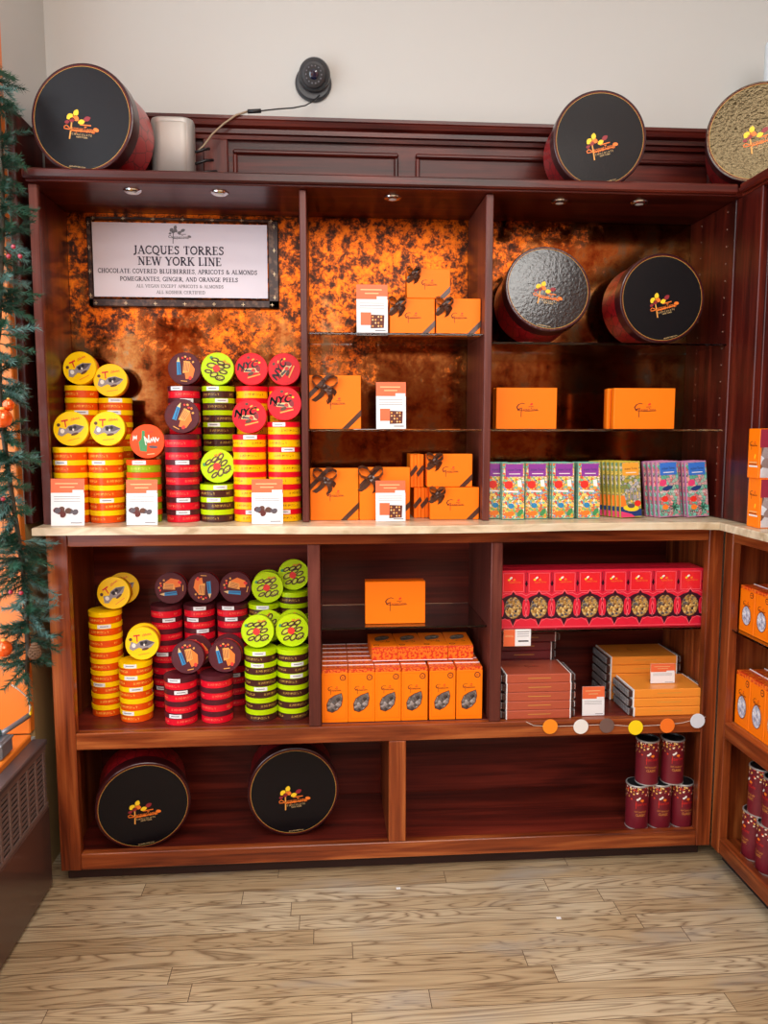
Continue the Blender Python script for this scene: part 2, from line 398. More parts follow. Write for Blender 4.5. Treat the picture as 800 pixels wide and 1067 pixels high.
FRONT = RX(PI/2)   # local xy drawing plane -> world xz, facing -y

# ------------------------------------------------------------------ room shell
XL = -.80; YB = .30; ZC = 2.95; XR = 1.75; YF = -3.9
def struct(name, mb, parent=None): return obj(name, mb, parent, kind='structure')
struct('floor', wbox((XL-.4, YF-.1, -.05), (XR+.1, YB+.1, 0), floorM))
struct('ceiling', wbox((XL-.4, YF-.1, ZC), (XR+.1, YB+.1, ZC+.05), ceilM))
struct('wall_back', wbox((XL-.4, YB+.06, 0), (XR+.1, YB+.16, ZC), wallM))
struct('wall_right', MB().box((XR, YF, 0), (XR+.1, -.7, ZC), sideM).box((XR, -.7, 0), (XR+.1, YB+.06, ZC), wallM))
b = MB(); b.box((XL-.4, YF-.1, 1.85), (XR+.1, YF, ZC), roomM); b.box((XL-.4, YF-.1, 0), (XR+.1, YF+.03, 1.85), cabM)
struct('wall_front', b)
# left wall with a window opening y -2.4..0, z .45..2.6
ZS = .437
b = MB()
b.box((XL-.3, .035, 0), (XL, YB+.06, 1.0), beigeM); b.box((XL-.3, .035, 1.0), (XL, YB+.06, ZC), wallM)
b.box((XL-.3, YF, 0), (XL, -2.4, ZC), wallM); b.box((XL-.3, -2.4, 0), (XL, .035, ZS-.02), wallM); b.box((XL-.3, -2.4, 2.62), (XL, .035, ZC), wallM)
struct('wall_left', b)
b = MB()
b.box((XL-.3, .0, ZS), (XL+.002, .034, 2.62), orangeP, .003); b.box((XL-.3, -2.4, ZS), (XL+.002, -2.37, 2.62), orangeP, .003)
b.box((XL-.3, -2.37, 2.59), (XL+.002, 0, 2.62), orangeP, .003)
win = struct('window_1', b)
struct('window_sill', wbox((XL-.3, -2.37, ZS-.02), (XL+.004, 0, ZS), orangeP, .003), win)
struct('window_pane', wbox((XL-.285, -2.37, ZS), (XL-.28, 0, 2.59), glassM), win)
b = MB()
b.box((XL, .04, 1.0), (XL+.02, YB-.06, 2.055), uwoodZ, .002)
struct('trim_1', b)

# ------------------------------------------------------------------ lower cabinet
YL = .34
lc = thing('shelf_cabinet', 'long red-brown wooden base cabinet with open shelf bays under the stone counter', 'cabinet', (.185, .15, 0))
def P(name, a, b_, m, c=.002, parent=lc, **k): return obj(name, wbox(a, b_, m, c), parent, **k)
P('stile', (-.735, 0, .045), (-.681, .03, .98), woodZ); P('stile', (1.062, 0, .045), (1.104, .03, .98), woodZ)
P('side_panel', (-.733, .0305, .045), (-.715, YL, .98), woodZ); P('side_panel', (1.092, .0305, .045), (1.103, YL, .98), woodZ)
P('top_rail', (-.6805, 0, .943), (1.0615, .025, .979), woodX)
P('shelf_rail', (-.6805, 0, .388), (1.0615, .025, .434), woodX)
P('bottom_rail', (-.6805, 0, .046), (1.0615, .025, .092), woodX)
P('shelf_board', (-.7145, .0255, .41), (1.0915, YL-.001, .434), backW)
P('bottom_board', (-.7145, .0255, .055), (1.0915, YL-.001, .075), backW)
P('divider', (-.054, .004, .4345), (-.020, YL-.001, .9425), divW); P('divider', (.448, .004, .4345), (.480, YL-.001, .9425), divW)
P('divider', (.166, .0255, .0757), (.214, YL-.001, .3875), woodZ); P('divider_face', (.166, .0, .0925), (.214, .025, .3875), woodZ)
P('back_panel', (-.733, YL, .045), (1.095, YL+.012, .98), backW)
P('toe_kick', (-.73, .04, 0), (1.09, .06, .0455), mat('toe_kick_stain', srgb(44, 18, 14), .6))
ZG1 = .700
P('glass_shelf', (-.0195, .05, ZG1-.006), (.4475, YL-.001, ZG1), glassM, .001)
P('glass_shelf', (.4805, .03, .688-.006), (1.0915, YL-.001, .688), glassM, .001)

# stone counter with the gently bowed middle
def counter():
    pts = [(-.752, .355), (-.752, -.048)]
    for i in range(41):
        x = -.75+i*(1.795/40)
        if x <= -.75 or x > 1.04: continue
        bow = .030*max(0, 1-abs((x-.22)/.42)**2.2) if abs(x-.22) < .42 else 0
        pts.append((x, -.048-bow))
    pts += [(1.056, -.062), (1.058, -1.2), (1.385, -1.2), (1.385, .355)]
    n = len(pts); c = .003
    cx, cy = .3, .1
    vs = [(x, y, .980) for x, y in pts]+[(x, y, .997) for x, y in pts]
    ins = []
    for i, (x, y) in enumerate(pts):
        px, py = pts[i-1]; nx, ny = pts[(i+1) % n]
        d = Vector((nx-px, ny-py)).normalized(); ins.append((x-d.y*c*1.0, y+d.x*c*1.0))
    vs += [(x, y, 1.0) for x, y in ins]
    fs = [list(range(n))[::-1], list(range(2*n, 3*n))]
    for k in (0, 1): fs += [(k*n+i, k*n+(i+1) % n, (k+1)*n+(i+1) % n, (k+1)*n+i) for i in range(n)]
    return MB().add(vs, fs, stoneM)
tag(obj('countertop', counter()), 'cream stone countertop slab running along the wall and turning the corner', 'countertop')

# ------------------------------------------------------------------ upper display cabinet
YM = .285
uc = thing('display_cabinet', 'dark mahogany wall display cabinet with mottled amber mirror back above the counter', 'cabinet', (.185, .15, 1.0005))
def U(name, a, b_, m, c=.002, parent=uc, **k): return obj(name, wbox(a, b_, m, c), parent, **k)
Z1 = 1.0005
U('stile', (-.745, .018, Z1), (-.722, .034, 1.866), divW); U('side_panel', (-.743, .0345, Z1), (-.7362, YM, 1.866), uwoodZ); U('side_panel', (1.105, .02, Z1), (1.125, YM, 1.866), uwoodZ)
for x0, x1 in ((-.066, -.048), (.424, .444)):
    U('divider', (x0, .02, Z1), (x1, YM-.004, 1.866), divW)
U('top_board', (-.745, .0, 1.867), (1.386, YM+.01, 1.890), uwoodX)
U('fascia_moulding', (-.75, -.012, 1.872), (1.094, -.0002, 1.8965), uwoodX, .004)
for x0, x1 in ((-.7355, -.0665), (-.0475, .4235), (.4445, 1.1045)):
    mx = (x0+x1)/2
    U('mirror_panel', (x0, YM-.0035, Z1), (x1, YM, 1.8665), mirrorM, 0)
U('backing_board', (-.743, YM+.0005, Z1), (1.125, YM+.012, 1.8665), uwoodX)
def glass_shelf(x0, x1, z, y0=.035):
    U('glass_shelf', (x0, y0, z-.006), (x1, YM-.006, z), glassM, .001)
ZS1, ZS2, ZS3 = 1.507, 1.251, 1.486
glass_shelf(-.0470, .4230, ZS1); glass_shelf(-.0470, .4230, ZS2)
glass_shelf(.4450, 1.1040, ZS3); glass_shelf(.4450, 1.1040, ZS2)
lens = mat('frosted_lamp_lens', srgb(235, 235, 230), .3)
def puck(px, py):
    p = atZ(px, py, 1.866)
    o = obj('spotlight', MB().lathe([(.011, 1.8612), (.017, 1.8610), (.022, 1.8635), (.024, 1.8665)], chrome, 24, T(p.x, p.y, 0)), uc)
    obj('lens', MB().lathe([(.001, 1.8595), (.0105, 1.8605)], lens, 20, T(p.x, p.y, 0)), o)
for q in ((138, 199), (229, 201), (409, 206), (583, 210), (666, 211)): puck(*q)
ptan2 = mat('worn_pin_hole', srgb(140, 108, 92), .6)
# small shelf-pin holes down the cabinet sides
b = MB()
for i in range(18):
    z = 1.06+i*.046
    b.box((1.1035, .06, z), (1.1052, .063, z+.003), ptan2); b.box((1.1035, .21, z), (1.1052, .213, z+.003), ptan2)
obj('shelf_pin_hole', b, uc, kind='stuff')
# crown panelling on the wall above
cp = thing('crown_panelling', 'carved mahogany crown panelling with framed panels above the display cabinet', 'panelling', (.185, .29, 1.8902))
def CP(name, mb): return obj(name, mb, cp)
b = MB(); b.box((-.79, .285, 1.8902), (1.74, .30, 2.09), uwoodX)
CP('panel_board', b)
b = MB()
def prof_x(x0, x1, pr, m, b):
    n = len(pr); vs = [(x, y, z) for x in (x0, x1) for y, z in pr]
    fs = [(i, (i+1) % n, n+(i+1) % n, n+i) for i in range(n)]+[list(range(n))[::-1], list(range(n, 2*n))]
    b.add(vs, fs, m)
prof_x(-.795, 1.745, [(.305, 2.075), (.272, 2.075), (.270, 2.085), (.262, 2.088), (.262, 2.100), (.250, 2.106), (.246, 2.118), (.243, 2.121), (.243, 2.130), (.305, 2.130)], uwoodX, b)
CP('crown_moulding', b)
b = MB(); prof_x(-.795, 1.745, [(.30, 1.8902), (.274, 1.8902), (.274, 1.915), (.279, 1.922), (.30, 1.922)], uwoodX, b)
CP('base_moulding', b)
def frame_panel(x0, x1, z0=1.965, z1=2.050):
    b = MB(); t = .013
    for a, c in (((x0, z0), (x1, z0+t)), ((x0, z1-t), (x1, z1))): b.box((a[0], .274, a[1]), (c[0], .2849, c[1]), uwoodX, .004)
    for a, c in (((x0, z0+t), (x0+t, z1-t)), ((x1-t, z0+t), (x1, z1-t))): b.box((a[0], .274, a[1]), (c[0], .2849, c[1]), uwoodZ, .004)
    CP('framed_panel', b)
for x0, x1 in ((-.72, -.40), (-.262, .215), (.265, .69), (.74, 1.16), (1.22, 1.6)): frame_panel(x0, x1)
CP('pilaster', wbox((-.345, .268, 1.9225), (-.275, .2849, 2.0745), uwoodZ, .003))

# ------------------------------------------------------------------ right-hand cabinet (runs towards the viewer)
rc = thing('side_shelf_cabinet', 'red-brown wooden base cabinet at the right edge, turned ninety degrees', 'cabinet', (1.25, -.6, 0))
def Q(name, a, b_, m, c=.002, **k): return obj(name, wbox(a, b_, m, c), rc, **k)
X0 = 1.106; X1 = 1.385; YE = -1.15
Q('stile', (X0, -.045, .045), (X0+.025, -.001, .979), woodZ); Q('stile', (X0, YE, .045), (X0+.025, YE+.05, .979), woodZ)
Q('corner_panel', (X0+.0255, -.02, .045), (X1, -.001, .979), woodZ); Q('side_panel', (X0+.0255, YE, .045), (X1, YE+.02, .979), woodZ)
for nm, z0, z1 in (('top_rail', .943, .979), ('shelf_rail', .388, .434), ('bottom_rail', .046, .092)):
    Q(nm, (X0, YE+.0505, z0), (X0+.022, -.0455, z1), woodY)
Q('shelf_board', (X0+.0225, YE+.0205, .412), (X1-.001, -.0205, .434), woodY); Q('bottom_board', (X0+.0225, YE+.0205, .055), (X1-.001, -.0205, .075), woodY)
Q('glass_shelf', (X0+.008, YE+.0505, .694), (X1-.001, -.0455, .700), glassM, .001)
Q('back_panel', (X1, YE, .045), (X1+.012, -.001, .979), backW)
Q('toe_kick', (X0+.035, YE+.02, 0), (X0+.05, -.001, .0455), dark)
ru = thing('side_display_cabinet', 'dark mahogany display cabinet side at the upper right edge of the picture', 'cabinet', (1.25, -.6, 1.0005))
def V(name, a, b_, m, c=.002, **k): return obj(name, wbox(a, b_, m, c), ru, **k)
V('stile', (1.108, -.105, Z1), (1.128, .0195, 1.8665), uwoodZ); V('corner_panel', (1.1285, -.105, Z1), (1.385, -.085, 1.8665), uwoodZ)
V('side_panel', (1.108, -1.15, Z1), (1.385, -1.13, 1.8665), uwoodZ)
V('back_panel', (1.386, -1.15, Z1), (1.398, -.001, 1.8665), uwoodX)
V('top_board', (1.108, -1.15, 1.867), (1.398, -.0005, 1.890), uwoodY)
V('fascia_moulding', (1.0945, -1.155, 1.872), (1.1075, -.0125, 1.8965), uwoodY, .004)

# ------------------------------------------------------------------ radiator cover
rd = thing('radiator_cover', 'dark brown metal radiator cover with slotted grille under the orange window sill', 'radiator cover', (-.77, -1.1, 0))
obj('housing', wbox((XL+.001, -2.3, .012), (-.758, .0, .235), radM, .003), rd)
obj('top_panel', wbox((XL+.005, -2.3, .408), (-.755, .0, .424), radTop, .003), rd)
obj('grille_shade_sheet', wbox((XL+.001, -2.298, .2355), (-.7650, -.002, .4075), dark), rd)  # black sheet standing in for the shade inside the slots
b = MB()
grM = mat('grille_enamel', srgb(112, 92, 86), .35)
b.box((-.7648, -2.3, .2355), (-.760, 0, .247), grM, .001); b.box((-.7648, -2.3, .393), (-.760, 0, .4075), grM, .001)
for i in range(40):
    y = -.012-i*.056; b.box((-.7648, y-.011, .247), (-.760, y+.001, .393), grM, .001)
for i in range(10):
    z = .2548+i*.0140; b.box((-.7648, -2.29, z), (-.7612, -.002, z+.0058), grM)
obj('grille', b, rd)

# ------------------------------------------------------------------ emblem used on the round boxes and gift boxes
def emblem(b, s, z, ink=None, small=True, M=None):
    """leaves, long-stemmed signature, pod; s scales unit radius"""
    def c(m): return ink if ink else m
    def e(x, y, rx, ry, rot, m): b.ell(x*s, y*s, rx*s, ry*s, z, c(m), rot, 12, M, True)
    e(-.13, .09, .075, .055, 1.2, pyellow); e(-.25, .01, .075, .06, .7, pyellow); e(-.12, -.01, .07, .055, -.5, porange)
    e(-.20, -.05, .06, .05, .3, pmaroon); e(.0, -.07, .075, .05, .3, pyellow); e(.11, .0, .08, .05, .4, pmaroon)
    e(-.30, -.10, .05, .035, .2, pmaroon)
    b.line([(-.2*s, -.09*s), (-.205*s, -.25*s), (-.215*s, -.41*s)], .028*s, z, c(ptan), M)
    b.line([(-.35*s, -.19*s), (-.30*s, -.16*s), (-.2*s, -.235*s), (-.34*s, -.23*s), (-.35*s, -.19*s)], .018*s, z, c(porange), M)
    b.line([(-.02*s, -.125*s), (.20*s, -.12*s)], .022*s, z, c(porange), M)
    b.text('acquesTorres', .05*s, -.215*s, z+.0001, .17*s, c(porange), M, .35, width=.50*s)
    b.line([(-.2*s, -.245*s), (.27*s, -.235*s)], .02*s, z, c(porange), M)
    b.ell(.32*s, -.19*s, .06*s, .038*s, z, c(porange), -.25, 12, M)
    if small:
        b.text('C H O C O L A T E', .03*s, -.315*s, z, .055*s, c(pbeige), M, width=.42*s)
        b.text('NEW YORK', .04*s, -.365*s, z, .045*s, c(pbeige), M, width=.24*s)

TR = .046; TH = .0335
# ------------------------------------------------------------------ round hat boxes
def hatbox_proto(facem):
    R = .13; h = .155
    t = thing('round_gift_box', 'x', 'box')
    obj('body', MB().lathe([(.1, .0), (.122, .0005), (.1235, .003), (.1235, h-.01)], crimsonM, 72, caps=(True, True)), t, world=False)
    lid = obj('lid', MB().lathe([(.1238, h-.042), (R-.001, h-.042), (R, h-.040), (R, h-.003), (R-.001, h-.001), (R-.003, h), (R-.0031, h-.0002), (.0005, h-.0002)], hatmaroon, 72,
        caps=(False, True), ms=[hatmaroon, hatmaroon, hatmaroon, hatmaroon, hatmaroon, hatmaroon, facem]), t, world=False)
    b = MB(); b.ring(R*.930, R*.937, h+.0002, gold); b.ring(R*.943, R*.962, h+.0001, redring)
    obj('gold_trim', b, lid, world=False)
    b = MB(); emblem(b, R*.94, h+.0005)
    obj('emblem', b, lid, world=False)
    obj('web_address', MB().text('JACQUESTORRES.COM', 0, -R*.885, h+.0005, .0042, pbeige, width=.042), lid, world=False)
    return Proto(t)
hb = hatbox_proto(hatblack); hf = hatbox_proto(hatshiny); hg = hatbox_proto(hatgloss)
def stand_round(pr, px, py, Yface, base, R, R0, h0, yaw, lean, roll, label, group=None):
    s = R/R0; p = at(px, py, Yface); th = R_(lean)
    M = RZ(R_(yaw)) @ RX(PI/2-th) @ RZ(R_(roll)) @ Matrix.Scale(s, 4)
    if R == TR: p.x = min(p.x, -.054-R-.0012) if base < .99 else min(max(p.x, -.7355+R+.0012), -.0665-R-.0012)
    if th < 0: base -= h0*s*math.sin(th)
    n = (RZ(R_(yaw)) @ Vector((0, -math.cos(th), math.sin(th)))).normalized()
    o = Vector((p.x, Yface, 0)) - n*(h0*s); o.z = base+R*math.cos(th)+.0004
    return pr.place(T(*o) @ M, label, group)
def copyproto(pr): return Proto(copy_tree(pr.root))
HB = 'round gift boxes with black lids'
ZT = 1.8904
stand_round(hb, 85, 118, .012, ZT, .1325, .13, .155, -9, 0, -8, 'large round crimson box with black lid standing on the cabinet top beside the silver speaker', HB)
stand_round(hb, 625, 143, .03, ZT, .124, .13, .155, -3, -1, 14, 'round black-lidded crimson box standing alone in the middle right of the cabinet top', HB)
stand_round(hf, 791, 137, -.005, ZT, .131, .13, .155, -24, 4, 12, 'round box with glittering foil lid at the upper right corner of the picture', HB)
stand_round(hg, 571, 312, .075, ZS3, .121, .13, .155, 3, 12, -10, 'round box with bright glare on its black lid on upper glass shelf', HB)
stand_round(hb, 690, 312, .07, ZS3, .1225, .13, .155, 2, 1, 14, 'round matt black-lidded box at the right end of the upper glass shelf', HB)
stand_round(hb, 149.5, 839, .042, .0755, .1285, .13, .155, 13, -3, 2, 'round black-lidded crimson box in the bottom bay beside the left stile', HB)
stand_round(hb, 306, 831, .085, .0755, .131, .13, .155, 5, 1, 3, 'round black-lidded box in the bottom bay, right of the other round box', HB)

# ------------------------------------------------------------------ small round tins
def scribble(b, x, y, w, h, n, m, z, lw, seed):
    r = random.Random(seed); pts = [(x-w/2+w*i/n+r.uniform(-.3, .3)*w/n, y+(h/2 if i % 2 else -h/2)*r.uniform(.4, 1)) for i in range(n+1)]
    b.line(pts, lw, z, m)
def lid_art(k):
    b = MB(); z = TH+.0006; s = TR
    def e(x, y, rx, ry, m, rot=0, dz=0, leaf=False): b.ell(x*s, y*s, rx*s, ry*s, z+dz, m, rot, 16, None, leaf)
    def pl(pts, m, dz=0): b.poly([(x*s, y*s) for x, y in pts], z+dz, m)
    def ln(pts, m, w=.04, dz=.0002): b.line([(x*s, y*s) for x, y in pts], w*s, z+dz, m)
    if k == 'Y':
        pl([(-.8, -.2), (-.62, .2), (-.3, .02), (-.1, .18), (.3, .2), (.78, -.05), (.5, -.3), (.1, -.42), (-.2, -.22), (-.6, -.35)], pgrey)
        pl([(-.15, .12), (.3, .16), (.74, -.04), (.3, -.2), (-.1, -.12)], mat_dkgrey, .0001)
        e(.0, .0, .1, .12, blackink, dz=.0002); e(.24, .03, .09, .1, blackink, dz=.0002); e(.12, -.1, .05, .07, pwhite, dz=.0003); e(-.5, -.05, .12, .14, pwhite, dz=.0001)
        e(.15, -.36, .22, .07, pbrown, .1, .0001)
        ln([(-.42, .52), (-.08, .52)], pred, .09); ln([(-.24, .52), (-.26, .16)], pred, .07)
        e(-.64, .34, .1, .1, pbrown); scribble(b, .36*s, .5*s, .5*s, .16*s, 8, porange, z, .03*s, 3)
        ln([(.12, .42), (.62, .52)], porange, .03); ln([(-.3, -.66), (.35, -.64)], porange, .035)
    elif k == 'M':
        pl([(-.05, .5), (.3, .42), (.62, .1), (.6, -.45), (.2, -.62), (.05, -.2), (-.1, .1)], porange)
        pl([(-.15, .45), (.25, .5), (.3, -.15), (-.05, -.3)], ptan, .0001)
        for i in range(4): ln([(-.1+i*.1, .38), (-.02+i*.08, -.12)], pmaroon, .03)
        pl([(-.55, .3), (-.35, .34), (-.12, -.4), (-.36, -.48)], pblue, .0003); pl([(-.55, .3), (-.35, .34), (-.5, .62)], pbeige, .0003)
        ln([(-.42, .25), (-.22, -.38)], mat_navy, .05, .0004)
        for i, (x, y) in enumerate(((-.1, .72), (.05, .62), (.2, .68), (-.25, .62), (.42, .5))): e(x, y, .07, .06, (ptan, pred, porange, pred, ptan)[i], i)
        ln([(-.05, -.78), (.3, -.74)], ptan, .05); e(.45, -.5, .1, .12, pred, 0, .0001)
    elif k == 'L':
        r = random.Random(4)
        for j in range(9):
            cx, cy = (-.4+.4*(j % 3)), (.42-.42*(j//3)); 
            if j == 4: cx, cy = .1, .2
            rx, ry = r.uniform(.18, .27), r.uniform(.1, .2)
            ln([(cx+rx*math.cos(a), cy+ry*math.sin(a*1.0+.5)) for a in [i*.7 for i in range(10)]], pbrown, .075)
            e(cx, cy, rx*.6, ry*.6, mat_olive, 0, .0001)
        e(-.06, -.02, .22, .22, pred, 0, .0005)
        e(-.66, .4, .1, .1, pgreen); scribble(b, .3*s, .6*s, .5*s, .16*s, 8, porange, z+.0002, .035*s, 5); scribble(b, .42*s, -.5*s, .4*s, .2*s, 6, pbrown, z+.0002, .035*s, 6)
    elif k == 'R':
        for q in (0, .03, .06): b.text('NYC', (-.28+q)*s, (.22+q*.4)*s, z+.0003, .62*s, blackink, None, .3)
        pl([(-.5, -.12), (.42, -.3), (.5, -.02), (-.4, .1)], pbeige); pl([(-.4, -.1), (.2, -.24), (.24, -.12), (-.34, .02)], mat_dkgrey, .0001)
        e(.4, -.02, .14, .24, pmaroon, .2, .0002); e(-.1, -.3, .2, .1, pbrown, .2, .0001); e(.1, -.1, .12, .1, pred, 0, .0003)
        ln([(-.3, -.5), (.45, -.42)], ptan, .08); e(.38, .42, .12, .08, porange, .4); e(.55, .3, .07, .06, pyellow); e(.2, .55, .1, .05, ptan, .3); e(-.05, .72, .1, .08, pbrown)
        scribble(b, -.45*s, -.02*s, .4*s, .2*s, 6, blackink, z+.0004, .04*s, 9)
    else:
        pl([(-.48, -.5), (-.12, -.6), (.0, -.1), (-.1, .2), (-.05, .62), (-.2, .66), (-.3, .2), (-.5, .0)], pgreen)
        scribble(b, .28*s, .02*s, .8*s, .34*s, 11, pwhite, z+.0002, .05*s, 12); ln([(-.1, -.2), (-.12, .3), (.1, -.1), (.14, .34)], pwhite, .06)
        e(.3, -.38, .26, .08, mat_dkgrey, -.2); ln([(-.1, -.76), (.3, -.78)], pbeige, .05); scribble(b, -.66*s, .28*s, .24*s, .3*s, 5, pwhite, z+.0002, .04*s, 14)
        ln([(.05, .5), (.4, .52)], pred, .05)
    return b
mat_dkgrey = mat('slate_print', srgb(84, 74, 80), .5); mat_navy = mat('navy_print', srgb(16, 50, 110), .5); mat_olive = mat('olive_print', srgb(196, 200, 60), .5)
def tin_proto(k):
    d = TIN[k]; t = thing('round_tin', 'x', 'tin')
    obj('body', MB().lathe([(.043, 0), (.0445, .0006), (.0445, .0205)], d['body'], 40, uv=True, caps=(True, False)), t, world=False)
    lid = obj('lid', MB().lathe([(.0446, .0200), (TR, .0200), (TR, TH-.0005), (TR-.0006, TH), (TR-.0018, TH), (TR-.0024, TH-.0004), (.0005, TH-.0004)], d['lid'], 40,
        caps=(False, True)), t, world=False)
    return t, lid
stick_ink = greyink
def sticker_mesh():
    b = MB(); r = TR+.0003; n = 6; z0, z1 = .0215, .0322
    vs = []
    for i in range(n+1):
        a = -PI/2+(i/n-.5)*.42*2*.95; vs += [(r*math.cos(a), r*math.sin(a), z0), (r*math.cos(a), r*math.sin(a), z1)]
    b.add(vs, [(2*i, 2*i+2, 2*i+3, 2*i+1) for i in range(n)], white)
    vs = []; r += .0002
    for i in range(n+1):
        a = -PI/2+(i/n-.5)*.5; vs += [(r*math.cos(a), r*math.sin(a), .026), (r*math.cos(a), r*math.sin(a), .0282)]
    b.add(vs, [(2*i, 2*i+2, 2*i+3, 2*i+1) for i in range(n)], greyink)
    return b.mesh('price_sticker')
STK = sticker_mesh()
PR = {}; PRA = {}
for k in 'YMLRG':
    t, lid = tin_proto(k); PR[k] = Proto(t)
    t, lid = tin_proto(k); obj('lid_art', lid_art(k), lid, world=False); PRA[k] = Proto(t)
ORD = ['topmost', 'second', 'third', 'fourth', 'fifth', 'sixth', 'seventh', 'eighth', 'ninth', 'tenth', 'eleventh', 'twelfth']
def lid_of(o): return [c for c in o.children if c.name.startswith('lid')][0]
def stack(k, x, y, base, n, where, row, stk=()):
    for i in range(n):
        j = n-1-i
        pos = 'topmost' if j == 0 else ('bottom' if i == 0 else ORD[j]+' from top')
        lab = f"{TIN[k]['w']}, {pos} of the {where}"
        jx, jy = random.uniform(-.0004, .0004), random.uniform(-.0009, .0009)
        pr = PR[k]
        o = pr.place(T(x+jx, y+jy, base+.0003+i*(TH+.0002)) @ RZ(random.uniform(-.8, .8)), lab, row)
        if j in stk:
            s = obj('price_sticker', STK, lid_of(o), world=False)
            s.rotation_euler = (0, 0, random.uniform(-.35, .35)-o.rotation_euler.z)
    return base+n*(TH+.0002)+.0003
def disc(k, px, y, base, yaw, lean, roll, label, row, dy=0):
    """a tin standing on its rim, lid towards the room; y is the plane of the lid"""
    return stand_round(PRA[k], px, 450, y, base+.0002, TR, TR, TH, yaw, lean, roll, label, row)
CT = 1.0003
GU = 'round tins stacked on the counter'; GUD = 'round tins standing on edge on the counter stacks'
YFR, YBK = .082, .2
def X(px, py, Y): return at(px, py, Y).x
ups = [  # kind, px, plane, n, stickers, where, disc(px, yaw, lean, roll), disc label
 ('Y', 84, YBK, 11, (2,), 'rear yellow stack nearest the left side', (81, -4, 6, 25), 'yellow tin standing on edge highest at far left, atop the rear stack'),
 ('Y', 124, YBK+.002, 10, (0, 1, 3), 'rear yellow stack second from the left side', (117, 2, 7, 8), 'yellow tin standing on edge atop the second rear yellow stack'),
 ('Y', 75, YFR, 6, (1,), 'front yellow stack nearest the left side', (74, 0, 6, 12), 'yellow tin on edge atop the front yellow stack nearest the left side'),
 ('Y', 112, YFR, 6, (1, 4), 'front yellow stack between two picture cards', (112, 0, 6, 3), 'yellow tin on edge atop the front stack beside the orange-faced tin'),
 ('G', 151, YFR, 5, (0,), 'short green stack behind the second picture card', (153, 0, 5, 8), 'orange-faced tin with green bottle picture on edge atop the green stack'),
 ('M', 195, YBK, 11, (0, 1, 2), 'rear maroon stack on the counter', (194, 0, 6, -12), 'maroon tin on edge atop the rear maroon stack on the counter'),
 ('M', 191, YFR, 7, (2, 5, 6), 'front maroon stack on the counter', (190, 0, 6, -35), 'maroon tin on edge atop the front maroon stack on the counter'),
 ('L', 230, YBK, 11, (0, 1, 3), 'rear lime stack on the counter', (228, 0, 6, -30), 'lime tin on edge atop the rear lime stack on the counter'),
 ('L', 226.5, YFR, 3, (0, 1), 'short front lime stack on the counter', (226, 0, 6, 25), 'lime tin on edge atop the short front lime stack'),
 ('R', 264.5, YBK, 11, (), 'left one of the rear red-lidded stacks', (263, 0, 6, 10), 'red tin on edge atop the left rear red-lidded stack'),
 ('R', 261, YFR, 7, (0, 6), 'front red-lidded stack behind the card', (260, 0, 6, 8), 'red tin on edge lowest of the four red faces'),
 ('R', 298, YBK, 11, (), 'rear red-lidded stack beside the divider', (297, 0, 6, 60), 'red tin on edge topmost right beside the cabinet divider'),
 ('R', 297, YFR, 8, (0, 2, 7), 'front red-lidded stack beside the cabinet divider', (297, 0, 6, 8), 'red tin on edge atop the front stack beside the divider'),
]
for k, px, y, n, stk, where, d, dl in ups:
    top = stack(k, min(max(X(px, 520, y), -.7355+TR+.0018), -.0665-TR-.0018), y, CT, n, where, GU, stk)
    disc(k, d[0], y-.012, top, d[1], d[2], d[3], dl, GUD)
SB = .4342
GL = 'round tins stacked on the lower left shelf'; GLD = 'round tins standing on edge on the lower stacks'
